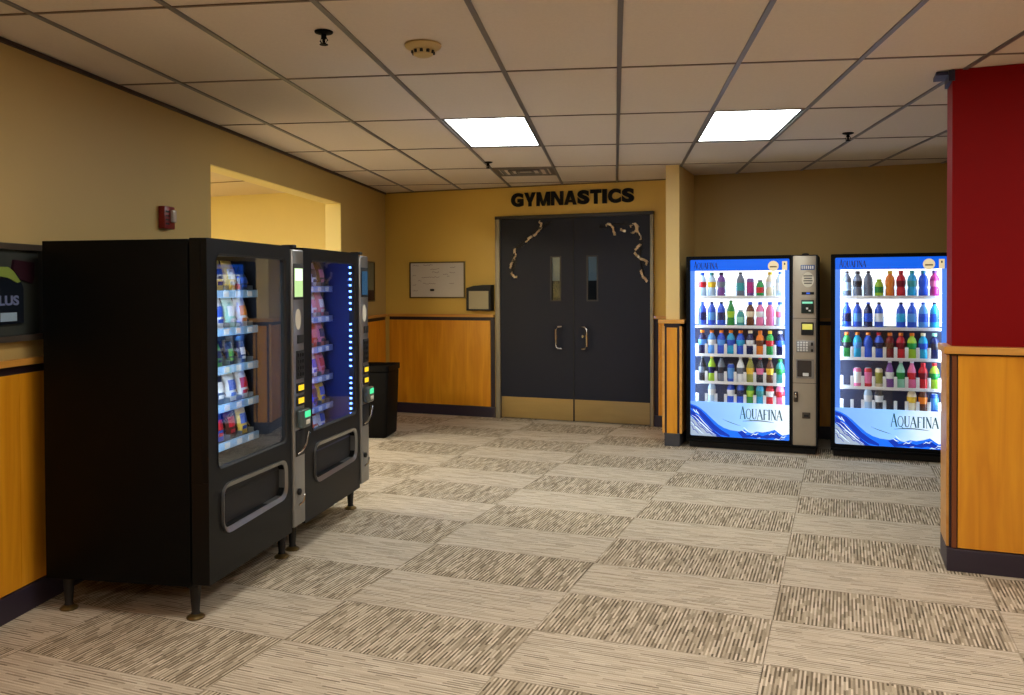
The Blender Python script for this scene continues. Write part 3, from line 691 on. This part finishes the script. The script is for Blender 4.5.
def place_bag(x, y, z, wd, h, th, c1, c2, name, label, cat, group, tilt=0.0, c3=None):
    o = bag_mb(wd, h, th).build(name, cmat(c1, .3), None, mloc(x, y, z), (tilt, 0, MROT))
    tag(o, label, cat, group)
    # printed panel, curved with the bag's front
    p = MB(); n = 8; m_ = 6
    def pt(u, v_, off):
        pp = (max(0, math.sin(math.pi*u))**.5)*(max(0, math.sin(math.pi*min(1, max(0, (v_-.06)/.88))))**.45)
        return ((u-.5)*wd*(1-.06*math.sin(math.pi*v_)), -th/2*pp-.002-off, v_*h)
    grid = [[p.bm.verts.new(pt(.14+.72*i/n, .36+.34*j/m_, .0008)) for i in range(n+1)] for j in range(m_+1)]
    for j in range(m_):
        for i in range(n): p.bm.faces.new((grid[j][i], grid[j][i+1], grid[j+1][i+1], grid[j+1][i]))
    q = p.build('printed_panel', cmat(c2, .3), o)
    if c3:
        p = MB(); grid = [[p.bm.verts.new(pt(.25+.5*i/n, .16+.12*j/2, .0008)) for i in range(n+1)] for j in range(3)]
        for j in range(2):
            for i in range(n): p.bm.faces.new((grid[j][i], grid[j][i+1], grid[j+1][i+1], grid[j+1][i]))
        p.build('printed_band', cmat(c3, .3), o)
    return o
cold = (.45, .68, 1, 1)
liner_dark = mat('liner_dark', srgb(22, 24, 34), .4); liner_blue = mat('liner_blue', srgb(30, 42, 88), .35)
rail = mat('price_rail_blue', srgb(150, 195, 235), .3)
m1, Z1, C1 = snack_machine(0, 1.022, 0, 'black snack machine with snack packs nearest the camera, green lit screen', 'near', liner_dark, [('tube', .055)], (.62, .82, 1, 1), rail)
m2, Z2, C2 = snack_machine(1.032, 1.05, .02, 'black snack machine farther from camera, glowing dark blue inside, beside the bin', 'far', liner_blue, [('tube', .074), ('dots', .849)], (.13, .30, 1, 1), mat('price_rail_dim', srgb(130, 150, 200), .3))
YL, WH, NV, BL, RD, PK, MT, OR, BR, GN = (240, 205, 90), (235, 238, 240), (20, 30, 80), (50, 90, 200), (200, 40, 50), (225, 130, 150), (170, 225, 210), (235, 150, 60), (80, 40, 30), (70, 150, 80)
CN = {YL: 'yellow', WH: 'white', NV: 'navy', BL: 'blue', RD: 'red', PK: 'pink', MT: 'mint', OR: 'orange', BR: 'brown', GN: 'green'}
rows1 = [[(WH, BL), (WH, NV), (YL, NV), (YL, WH), (NV, BL)],
         [(BL, WH), (WH, NV), (WH, BL), (MT, WH), (WH, OR)],
         [(NV, GN), (NV, WH), (GN, NV), (NV, GN), (NV, WH)],
         [(WH, RD), (WH, PK), (NV, WH), (WH, BL), (WH, RD)],
         [(PK, BR), (PK, NV), (BL, RD), (BR, RD), (YL, BL)]]
rows2 = [[(BL, WH), (NV, WH), (BL, WH), (WH, NV), (BR, PK)],
         [(WH, RD), (NV, PK), (BL, PK), (WH, PK), (PK, WH)],
         [(RD, WH), (PK, RD), (NV, BL), (RD, PK), (PK, NV)],
         [(WH, BL), (WH, NV), (NV, WH), (WH, BL), (PK, RD)],
         [(BL, YL), (NV, BL), (BL, WH), (BL, NV), (YL, BL)],
         [(RD, WH), (WH, BL), (BL, WH), (RD, WH), (WH, BL)]]
SN = ['top shelf', 'second shelf', 'third shelf', 'fourth shelf', 'fifth shelf', 'lowest shelf']
for mi, (rows, Z, C_, xo, wn) in enumerate(((rows1, Z1, C1, 0, 'near'), (rows2, Z2, C2, 1.032, 'far'))):
    for r, row in enumerate(rows):
        for k, (a, b) in enumerate(row):
            pos = ['leftmost', 'second from left', 'middle', 'second from right', 'rightmost'][k]
            small = (mi == 0 and r == 2)
            if small: nm, ct_, wd, h, th = 'candy_packet', 'candy', .075, .115, .03
            elif r == 4 and mi == 0: nm, ct_, wd, h, th = 'candy_bag', 'candy', .098, .158, .04
            else: nm, ct_, wd, h, th = 'snack_bag', 'snack bag', .108, .158, .055
            h2 = h*(.62 if (mi == 0 and r == 0 and k == 4) else 1)
            lab = '%s %s with %s print, %s, %s, %s snack machine' % (CN[a], nm.replace('_', ' '), CN[b], pos, SN[r], wn)
            place_bag(xo+C_[k], .205, Z[r]+.002, wd, h2, th, a, b, nm, lab, ct_, '%s in the %s snack machine' % (nm.replace('_', ' ')+'s', wn), tilt=-.17, c3=b)
# ================================================================== drink machines
def drink_machine(x0, label, gname):
    t = thing('drink_machine', label, 'vending machine', (x0, 8.05, 0), 0, 'lit drink machines on the back wall')
    W_ = 1.163
    c = MB(); c.box(0, .03, .03, .80, .075, 1.80, .003).box(.93, W_, .03, .80, .075, 1.80, .003).box(.03, .93, .03, .80, 1.77, 1.80).box(.03, .93, .52, .80, .075, 1.77).box(.03, .93, .03, .52, .075, .115)
    c.build('cabinet', 'blackm', t)
    MB().box(.02, W_-.02, .05, .78, 0, .075).build('plinth', 'blackm', t)
    f = MB(); f.ring(rrect(0, .945, .075, 1.80, .012), rrect(.036, .925, .118, 1.768, .012), -.012, .03)
    dr = f.build('door_frame', 'black', t)
    MB().box(.0, W_, -.03, .0, .062, .084, .004).build('bottom_sill', 'steel' if False else 'black', t)
    # header
    hb = emis('header_blue', (.003, .11, .75, 1), .9)
    h = MB().box(.036, .925, .004, .02, 1.665, 1.768).build('lit_header', hb, dr)
    return t, dr, h, W_
def lettering(parent, word_, x0, x1, z0, z1, y, m):
    """serif capitals drawn with thick and thin strokes"""
    gl = {
     'A': [((0, 0), (.46, 1), .07), ((.46, 1), (.92, 0), .17), ((.2, .36), (.72, .36), .06), ((-.08, 0), (.16, 0), .05), ((.74, 0), (1.08, 0), .05)],
     'Q': 'O', 'U': [((.14, 1), (.14, .3), .17), ((.14, .3), (.3, .03), .13), ((.3, .03), (.62, .03), .08), ((.62, .03), (.8, .3), .07), ((.8, .3), (.8, 1), .07), ((0, 1), (.3, 1), .05), ((.66, 1), (.94, 1), .05)],
     'F': [((.2, 0), (.2, 1), .17), ((.2, .97), (.8, .97), .07), ((.2, .52), (.62, .52), .06), ((.04, 0), (.38, 0), .05), ((.8, 1), (.8, .82), .05)],
     'I': [((.25, 0), (.25, 1), .17), ((.08, 0), (.42, 0), .05), ((.08, 1), (.42, 1), .05)],
     'N': [((.12, 0), (.12, 1), .06), ((.12, 1), (.84, 0), .17), ((.84, 0), (.84, 1), .06), ((0, 0), (.26, 0), .05), ((0, 1), (.2, 1), .05), ((.7, 1), (.98, 1), .05)]}
    wdt = dict(A=1.0, Q=1.05, U=.95, F=.8, I=.5, N=1.0); tot = sum(wdt[c] for c in word_)+.08*len(word_)
    s = (x1-x0)/tot; H_ = z1-z0; x = x0; mb = MB()
    for i, c in enumerate(word_):
        hh = H_*(1.22 if i == 0 else 1)
        if c == 'Q':
            n = 18; cx_, cz = x+.5*s, z0+.5*hh
            o = [(cx_+.52*s*math.cos(a*2*math.pi/n), cz+.52*hh*math.sin(a*2*math.pi/n)) for a in range(n)]
            i_ = [(cx_+.36*s*math.cos(a*2*math.pi/n), cz+.46*hh*math.sin(a*2*math.pi/n)) for a in range(n)]
            mb.ring(o, i_, y-.001, y); mb.strip([(cx_+.05*s, z0+.05*hh), (cx_+.62*s, z0-.2*hh)], .1*s, .001)
        else:
            for (a, b, w__) in gl[c]:
                mb.strip([(x+a[0]*s, z0+a[1]*hh), (x+b[0]*s, z0+b[1]*hh)], w__*s*1.45, .001)
        x += (wdt[c]+.08)*s
    for v in mb.bm.verts:
        if v.co.y > y-.0005 or v.co.y < y-.0015: v.co.y = y if v.co.y > -.0005 else y-.001
    return mb.build('lettering', m, parent, smooth=False)
LOWX = lambda c: .0308+c*.00087
LOWZ = lambda c: .683-c*.000924
def lower_panel(dr):
    m = bpy.data.materials.get('lit_sky_print')
    if not m:
        m = bpy.data.materials.new('lit_sky_print'); m.use_nodes = True; nt = m.node_tree; b = nt.nodes['Principled BSDF']
        tc = nt.nodes.new('ShaderNodeTexCoord'); sp = nt.nodes.new('ShaderNodeSeparateXYZ'); nt.links.new(tc.outputs['Object'], sp.inputs[0])
        n = nt.nodes.new('ShaderNodeTexNoise'); n.inputs['Scale'].default_value = 5; nt.links.new(tc.outputs['Object'], n.inputs['Vector'])
        a = nt.nodes.new('ShaderNodeMath'); a.operation = 'MULTIPLY_ADD'; nt.links.new(n.outputs['Fac'], a.inputs[0]); a.inputs[1].default_value = .3; nt.links.new(sp.outputs[0], a.inputs[2])
        r = nt.nodes.new('ShaderNodeValToRGB'); e = r.color_ramp.elements; e[0].position = .2; e[0].color = (.12, .34, .82, 1); e[1].position = 1.05 and 1.0; e[1].color = (.85, .95, 1, 1)
        e.new(.65).color = (.24, .54, .95, 1); nt.links.new(a.outputs[0], r.inputs[0])
        nt.links.new(r.outputs[0], b.inputs['Emission Color']); b.inputs['Emission Strength'].default_value = .95; b.inputs['Base Color'].default_value = (.2, .25, .3, 1); b.inputs['Roughness'].default_value = .3
    p = MB().box(.036, .925, .004, .02, .112, .440).build('lit_lower_panel', m, dr)
    deep = emis('print_deep_blue', (.004, .035, .42, 1), .9); mid = emis('print_mid_blue', (.01, .16, .95, 1), .9); wht = emis('print_white', (.72, .88, 1, 1), .95); drk = emis('print_navy', (.01, .02, .10, 1), .7)
    def poly(pts, m_, y, nm):
        q = MB(); q.prism([(min(.924, max(.037, LOWX(a))), max(.113, LOWZ(b))) for a, b in pts], y-.0012, y); q.build(nm, m_, p, smooth=False)
    top = [(0, 290), (60, 305), (110, 330), (170, 375), (230, 430), (300, 488), (360, 520), (430, 540), (520, 548), (570, 525), (610, 550), (650, 560), (700, 540), (760, 545), (830, 530), (880, 512), (920, 540), (960, 565), (1030, 548)]
    bot = [(1030, 620), (900, 640), (760, 625), (640, 640), (520, 625), (400, 630), (330, 620), (270, 575), (210, 520), (150, 465), (90, 415), (40, 380), (0, 355)]
    poly(top+bot, mid, .004, 'wave_print')
    poly([(0, 300), (60, 318), (120, 352), (190, 420), (260, 490), (330, 540), (420, 590), (420, 610), (320, 590), (250, 545), (180, 480), (110, 410), (50, 350), (0, 335)], deep, .0026, 'wave_print')
    poly([(0, 350), (60, 385), (130, 440), (200, 505), (270, 565), (330, 608), (400, 625), (300, 640), (180, 560), (80, 470), (0, 410)], deep, .0027, 'wave_print')
    poly([(500, 555), (560, 540), (600, 580), (680, 560), (760, 580), (840, 550), (880, 535), (930, 570), (980, 590), (940, 605), (860, 590), (760, 615), (660, 600), (560, 610)], deep, .0025, 'wave_print')
    poly([(600, 640), (760, 600), (900, 612), (1030, 590), (1030, 630), (800, 650)], mid, .0013, 'wave_print')
    poly([(0, 420), (50, 450), (140, 520), (240, 590), (300, 618), (180, 612), (0, 608)], emis('print_pale_grey', (.42, .52, .66, 1), .75), .0024, 'wave_print')
    st = MB()
    for (a, b) in (((20, 400), (200, 545)), ((60, 390), (240, 560)), ((0, 470), (150, 600)), ((90, 470), (280, 605)), ((30, 340), (75, 385)), ((60, 345), (100, 400)), ((540, 530), (600, 560)), ((560, 500), (620, 545)), ((640, 575), (720, 556)), ((860, 610), (980, 600)), ((820, 560), (900, 545)), ((700, 600), (800, 618)), ((930, 590), (1000, 570))):
        n = 6; pts = [(LOWX(a[0]+(b[0]-a[0])*k/n+6*math.sin(k*2.1)), LOWZ(a[1]+(b[1]-a[1])*k/n+6*math.cos(k*1.7))) for k in range(n+1)]
        st.strip(pts, [.002+.006*math.sin(math.pi*k/n) for k in range(n+1)], .0006)
    st.build('foam_print', wht, p, (0, .0008, 0), smooth=False)
    s2 = MB()
    for (a, b) in (((0, 455), (120, 560)), ((20, 430), (190, 580)), ((110, 520), (260, 612)), ((0, 505), (90, 590))):
        n = 6; pts = [(LOWX(a[0]+(b[0]-a[0])*k/n+7*math.sin(k*1.5)), LOWZ(a[1]+(b[1]-a[1])*k/n+7*math.cos(k*2.3))) for k in range(n+1)]
        s2.strip(pts, [.002+.005*math.sin(math.pi*k/n) for k in range(n+1)], .0006)
    s2.build('streak_print', deep, p, (0, .0007, 0), smooth=False)
    teal = emis('print_teal', (.01, .10, .16, 1), .5)
    lettering(p, 'AQUAFINA', LOWX(530), LOWX(960), LOWZ(418), LOWZ(318), .0035, teal)
    sw = MB(); sw.strip([(LOWX(555+k*32), LOWZ(443-12*math.sin(math.pi*k/10))) for k in range(11)], [.002+.007*math.sin(math.pi*k/10) for k in range(11)], .0008)
    sw.strip([(LOWX(345+k*21), LOWZ(430+62*(k/9)**.8)) for k in range(10)], [.001+.004*math.sin(math.pi*k/9) for k in range(10)], .0008)
    sw.build('swoosh_print', teal, p, (0, .0035, 0), smooth=False)
SHZ = [1.426, 1.150, .883, .625, .415]
BX = [.133+.088*k for k in range(9)]
def fill_drink(t, dr, h, W_):
    lower_panel(dr)
    lettering(h, 'AQUAFINA', .072, .29, 1.684, 1.740, .0035, emis('print_dark_blue', (.004, .012, .10, 1), .5))
    pb = emis('badge_cream', srgb(235, 215, 170), .75)
    MB().prism([(.785+.047*math.cos(a*.314), 1.703+.047*math.sin(a*.314)) for a in range(20)], .0015, .0035).build('badge', pb, h)
    MB().box(.755, .815, .0005, .0015, 1.690, 1.702).build('badge_text', emis('badge_brown', (.2, .12, .05, 1), .5), h)
    q = MB().box(.862, .905, .0015, .0035, 1.665, 1.745, .0).build('notice', pb, h)
    MB().box(.878, .889, .0005, .0015, 1.712, 1.730).build('notice_mark', 'blackm', q)
    bm_ = emis('side_blue', (.10, .28, .92, 1), .75)
    MB().box(.036, .078, .006, .02, .44, 1.665).build('lit_side_border', bm_, dr)
    MB().box(.885, .925, .006, .02, .44, 1.665).build('lit_side_border', bm_, dr)
    MB().box(.078, .885, .010, .014, .44, 1.665).build('glass_pane', 'glassd', dr)
    li = MB(); li.box(.031, .037, .022, .50, .38, 1.67).box(.924, .929, .022, .50, .38, 1.67).box(.037, .924, .022, .50, 1.665, 1.675).box(.037, .924, .022, .50, .370, .38)
    li.build('interior', 'white', t)
    MB().box(.037, .924, .19, .20, 1.160, 1.665).build('backlight', emis('backlight_white', (.93, .97, 1, 1), 1.35), t)
    MB().box(.037, .924, .215, .225, .38, 1.150).build('back_panel', mat('bottle_back_dark', srgb(34, 44, 78), .6), t)
    tb = emis('case_tube', (.68, .84, 1, 1), 26)
    for xx in (.046, .895): MB().box(xx, xx+.020, .026, .040, .44, 1.66).build('light_tube', tb, t)
    for z in SHZ: 
        s = MB().box(.079, .884, .05, .20, z-.022, z, .002).build('shelf', 'white', t)
        MB().box(.079, .884, .042, .050, z-.020, z+.006, .002).build('shelf_edge', 'white', s)
        for k in range(10):
            xx = BX[0]-.044+.088*k
            if k == 9: xx -= .006
            if k == 0: xx += .004
            MB().box(xx-.014, xx+.014, .051, .057, z, z+.098, .002).build('lane_divider', 'clear' if z > 1.1 else 'white', s)
    for k in range(3):
        pass
    # control column
    c = MB().box(.955, W_-.012, -.014, .03, .085, 1.79, .006).build('control_panel', 'steel', t)
    tl = MB().box(.945, .955, -.012, .03, .078, 1.795).build('column_trim', 'blackm', t)
    MB().box(W_-.012, W_, -.010, .03, .078, 1.795).build('column_trim', 'blackm', t)
    MB().box(.955, W_-.012, -.0145, -.0135, 1.228, 1.232).build('panel_seam', 'blackm', c)
    MB().box(.955, W_-.012, -.0145, -.0135, .645, .649).build('panel_seam', 'blackm', c)
    p = MB().box(1.022, 1.140, -.018, -.014, 1.664, 1.708, .002).build('name_plate', mat('plate_blue', srgb(60, 90, 150), .3), c)
    q = MB()
    for k in range(6): q.box(1.029+k*.018, 1.040+k*.018, -.0195, -.018, 1.672, 1.70)
    q.build('plate_letters', 'white', p)
    st = MB().prism([(1.083+.052*math.cos(a*.314), 1.575+.068*math.sin(a*.314)) for a in range(20)], -.016, -.014).build('sticker', 'offw', c)
    q = MB()
    for k, z in enumerate((1.61, 1.588, 1.566, 1.544)): q.box(1.045+.006*(k % 2), 1.122-.006*(k % 2), -.0168, -.016, z-.005, z+.005)
    q.build('sticker_text', mat('sticker_ink', srgb(90, 84, 78), .5), st)
    q = MB().box(1.030, 1.135, -.018, -.014, 1.442, 1.466, .003).build('display', 'blackm', c)
    MB().box(1.070, 1.100, -.0195, -.018, 1.448, 1.461).build('display_glow', emis('disp_blue', (.05, .15, .8, 1), .9), q)
    q = MB().box(1.026, 1.134, -.034, -.014, 1.275, 1.395, .006).build('card_reader', mat('reader_dark', srgb(26, 40, 36), .3), c)
    MB().box(1.036, 1.124, -.037, -.034, 1.362, 1.380, .002).build('reader_light', emis('reader_green', (.25, .75, .5, 1), .8), q)
    MB().box(1.068, 1.086, -.037, -.034, 1.310, 1.328, .002).build('reader_mark', 'white', q); MB().box(1.09, 1.108, -.037, -.034, 1.292, 1.306, .002).build('reader_mark', 'white', q)
    q = MB().box(1.026, 1.132, -.034, -.014, 1.08, 1.195, .006).build('bill_acceptor', 'blackm', c)
    MB().box(1.036, 1.122, -.037, -.034, 1.130, 1.180, .002).build('bill_light', emis('bill_yellow', srgb(215, 205, 95), .8), q)
    q = MB().box(.985, 1.140, -.018, -.014, .925, 1.030, .002).build('keypad', 'silver', c)
    for a in range(4):
        kb = MB()
        for b_ in range(4): kb.box(.993+b_*.024, 1.010+b_*.024, -.021, -.018, .935+a*.023, .951+a*.023, .002)
        kb.build('key_row', 'white', q)
    MB().box(1.108, 1.128, -.024, -.018, .985, 1.015, .003).build('coin_slot', 'blackm', q)
    MB().box(1.108, 1.128, -.024, -.018, .93, .955, .003).build('return_button', 'blackm', q)
    q = MB().ring(rrect(.985, 1.135, .690, .862, .006), rrect(.993, 1.115, .705, .850, .006), -.020, -.012).build('delivery_frame', 'silver', c)
    MB().box(.990, 1.120, -.0155, -.0135, .700, .852).build('delivery_window', mat('pocket_dark', srgb(62, 56, 54), .25), q)
    MB().box(1.04, 1.09, -.018, -.0155, .71, .74, .003).build('delivery_lip', 'white', q)
    q = MB().box(.962, 1.000, -.030, -.014, .475, .570, .006).build('latch_plate', mat('latch_dark', srgb(70, 58, 48), .4), c)
    MB().box(.970, .990, -.045, -.030, .515, .560, .005).build('latch_handle', 'chrome', q)
    q = MB().box(1.035, 1.105, -.020, -.014, .330, .385, .005).build('coin_return', mat('latch_dark', srgb(70, 58, 48), .4), c)
    MB().box(1.05, 1.09, -.0225, -.020, .345, .365).build('return_opening', 'blackm', q)
    MB().lathe([(.035, 0), (.03, .018), (.012, .024)], 1.05, .30, 1.80, 16).build('top_lug', 'blackm', t)
PROF = {
 'sport': [(.028, 0), (.032, .006), (.032, .05), (.027, .075), (.032, .10), (.033, .135), (.026, .165), (.015, .180), (.015, .19)],
 'soda': [(.026, 0), (.031, .01), (.030, .05), (.027, .085), (.031, .12), (.029, .15), (.017, .185), (.012, .20), (.012, .212)],
 'water': [(.029, 0), (.032, .006), (.031, .13), (.030, .15), (.018, .178), (.012, .19), (.012, .20)],
 'can': [(.022, 0), (.027, .008), (.027, .145), (.022, .155), (.0215, .158)],
 'short': [(.026, 0), (.030, .006), (.030, .09), (.024, .115), (.016, .125), (.016, .13)]}
CAPH = {'sport': (.017, .19, .215), 'soda': (.0135, .21, .228), 'water': (.0135, .198, .215), 'can': (.020, .157, .160), 'short': (.018, .129, .145)}
LABZ = {'sport': (.08, .13), 'soda': (.075, .13), 'water': (.05, .12), 'can': (.03, .125), 'short': (.03, .08)}
C = dict(clear=(190, 215, 235), blue=(40, 90, 215), lblue=(90, 160, 235), navy=(22, 34, 84), red=(210, 40, 50), pink=(235, 120, 165), yellow=(245, 200, 60), orange=(240, 130, 40), green=(40, 150, 70), lime=(170, 215, 60),
         teal=(60, 160, 160), cyan=(40, 170, 220), grey=(110, 118, 134), dark=(44, 44, 56), white=(236, 238, 240), brown=(100, 56, 36), maroon=(120, 24, 36), purple=(120, 70, 150), cream=(240, 225, 190), magenta=(190, 50, 130), olive=(160, 160, 70), mint=(150, 220, 190))
WORDS = dict(lblue='sky', clear='clear')
def wrd(k): return WORDS.get(k, k)
BM_CACHE = {}
def bottle(kind, body, label, cap, loc, text, group):
    name = 'drink_can' if kind == 'can' else 'drink_bottle'
    key = kind
    if key not in BM_CACHE:
        a = MB().lathe(PROF[kind], seg=16)
        z0, z1 = LABZ[kind]; prof = PROF[kind]
        def rad(z):
            for (r0, h0), (r1, h1) in zip(prof, prof[1:]):
                if h0 <= z <= h1: return r0+(r1-r0)*(z-h0)/(h1-h0)
            return prof[-1][0]
        l = MB().lathe([(rad(z0+(z1-z0)*k/5)+.0012, z0+(z1-z0)*k/5) for k in range(6)], seg=16, cap=False)
        rc, h0, h1 = CAPH[kind]; cpm = MB().lathe([(rc, h0), (rc, h1-.003), (rc-.003, h1)], seg=14)
        BM_CACHE[key] = [m.build('proto', 'white') for m in (a, l, cpm)]
    P = BM_CACHE[key]; outs = []
    for nm, src, colr in ((name, P[0], body), ('label', P[1], label), ('cap' if kind != 'can' else 'lid', P[2], cap)):
        me = src.data.copy(); me.materials.clear(); me.materials.append(cmat(C[colr], .25)); o = bpy.data.objects.new(nm, me); COL.objects.link(o); outs.append(o)
    for o in outs[1:]: o.parent = outs[0]
    outs[0].location = loc; outs[0].scale = (1.18, 1.18, 1.04); outs[0].rotation_euler = (0, 0, random.uniform(0, 6))
    tag(outs[0], text, 'drink can' if kind == 'can' else 'bottle', group); return outs[0]
L1 = [
 [('sport', 'clear', 'red', 'blue'), ('sport', 'clear', 'yellow', 'teal'), ('sport', 'purple', 'grey', 'navy'), None, ('water', 'grey', 'teal', 'dark'), ('can', 'purple', 'magenta', 'clear'), ('short', 'green', 'red', 'grey'), ('sport', 'cream', 'white', 'yellow'), ('water', 'clear', 'white', 'blue')],
 [('water', 'blue', 'navy', 'blue'), ('water', 'blue', 'lblue', 'navy'), ('water', 'blue', 'navy', 'navy'), ('soda', 'green', 'lime', 'green'), ('short', 'teal', 'mint', 'clear'), ('sport', 'brown', 'cream', 'blue'), ('sport', 'pink', 'white', 'blue'), ('sport', 'pink', 'pink', 'blue'), ('sport', 'clear', 'pink', 'blue')],
 [('sport', 'navy', 'lblue', 'orange'), ('sport', 'lblue', 'white', 'orange'), ('sport', 'blue', 'lblue', 'orange'), ('sport', 'cyan', 'blue', 'orange'), ('sport', 'blue', 'cyan', 'orange'), ('sport', 'navy', 'white', 'cream'), ('sport', 'orange', 'brown', 'orange'), ('sport', 'green', 'red', 'yellow'), ('sport', 'navy', 'blue', 'white')],
 [('soda', 'dark', 'grey', 'grey'), ('soda', 'lime', 'navy', 'yellow'), ('soda', 'grey', 'dark', 'dark'), ('can', 'blue', 'lblue', 'clear'), ('soda', 'white', 'grey', 'white'), ('soda', 'olive', 'yellow', 'cream'), ('soda', 'dark', 'pink', 'red'), ('soda', 'brown', 'yellow', 'yellow'), ('sport', 'teal', 'green', 'green')],
 [None, ('soda', 'clear', 'white', 'white'), None, ('soda', 'blue', 'white', 'blue'), ('soda', 'blue', 'navy', 'lblue'), ('soda', 'green', 'lime', 'green'), ('sport', 'cyan', 'teal', 'red'), ('sport', 'red', 'white', 'red'), ('sport', 'pink', 'red', 'pink')]]
L2 = [
 [('water', 'grey', 'clear', 'dark'), ('sport', 'grey', 'dark', 'dark'), ('water', 'grey', 'grey', 'dark'), ('short', 'lime', 'green', 'lime'), ('sport', 'orange', 'orange', 'yellow'), ('sport', 'red', 'maroon', 'red'), ('sport', 'cyan', 'teal', 'teal'), ('sport', 'blue', 'blue', 'cyan'), ('sport', 'magenta', 'pink', 'purple')],
 [('water', 'blue', 'navy', 'blue'), ('water', 'blue', 'lblue', 'navy'), ('water', 'navy', 'blue', 'blue'), ('water', 'blue', 'white', 'navy'), None, ('water', 'blue', 'cyan', 'navy'), ('water', 'blue', 'lblue', 'blue'), ('water', 'lblue', 'blue', 'blue'), ('water', 'cyan', 'blue', 'navy')],
 [('sport', 'green', 'dark', 'orange'), ('sport', 'cyan', 'lblue', 'orange'), ('sport', 'blue', 'blue', 'orange'), ('sport', 'blue', 'navy', 'red'), ('sport', 'maroon', 'brown', 'orange'), ('sport', 'red', 'maroon', 'orange'), ('sport', 'lime', 'green', 'orange'), ('sport', 'cyan', 'blue', 'cream'), ('sport', 'navy', 'dark', 'mint')],
 [None, ('can', 'pink', 'white', 'clear'), ('can', 'red', 'pink', 'clear'), ('can', 'cream', 'olive', 'clear'), ('soda', 'purple', 'white', 'white'), ('soda', 'mint', 'green', 'white'), ('soda', 'pink', 'red', 'white'), ('sport', 'red', 'maroon', 'red'), ('sport', 'lime', 'green', 'red')],
 [None, None, ('soda', 'clear', 'white', 'white'), ('soda', 'dark', 'white', 'maroon'), None, None, ('sport', 'cream', 'yellow', 'navy'), ('soda', 'brown', 'orange', 'dark'), ('can', 'blue', 'lblue', 'clear')]]
SN2 = ['top shelf', 'second shelf', 'middle shelf', 'fourth shelf', 'lowest shelf']
for x0, lab, side, LL in ((-1.385, 'left of the two tall lit blue drink machines, with taupe control column', 'left', L1), (-.11, 'right of the two lit blue drink machines, partly hidden behind the red wall', 'right', L2)):
    t, dr, h, W_ = drink_machine(x0, lab, side); fill_drink(t, dr, h, W_)
    for r, row in enumerate(LL):
        for k, spec in enumerate(row):
            if not spec: continue
            kd, b_, l_, c_ = spec
            if kd == 'can': tx = '%s can with %s print, %s from left, %s of %s drink machine' % (wrd(b_), wrd(l_), ORD[k], SN2[r], side)
            else: tx = '%s bottle, %s label, %s cap, %s from left, %s of %s drink machine' % (wrd(b_), wrd(l_), wrd(c_), ORD[k], SN2[r], side)
            bottle(kd, b_, l_, c_, (x0+BX[k], 8.05+.102, SHZ[r]+.0005), tx, 'drinks in the %s drink machine' % side)
for v in BM_CACHE.values():
    for o in v: bpy.data.objects.remove(o)
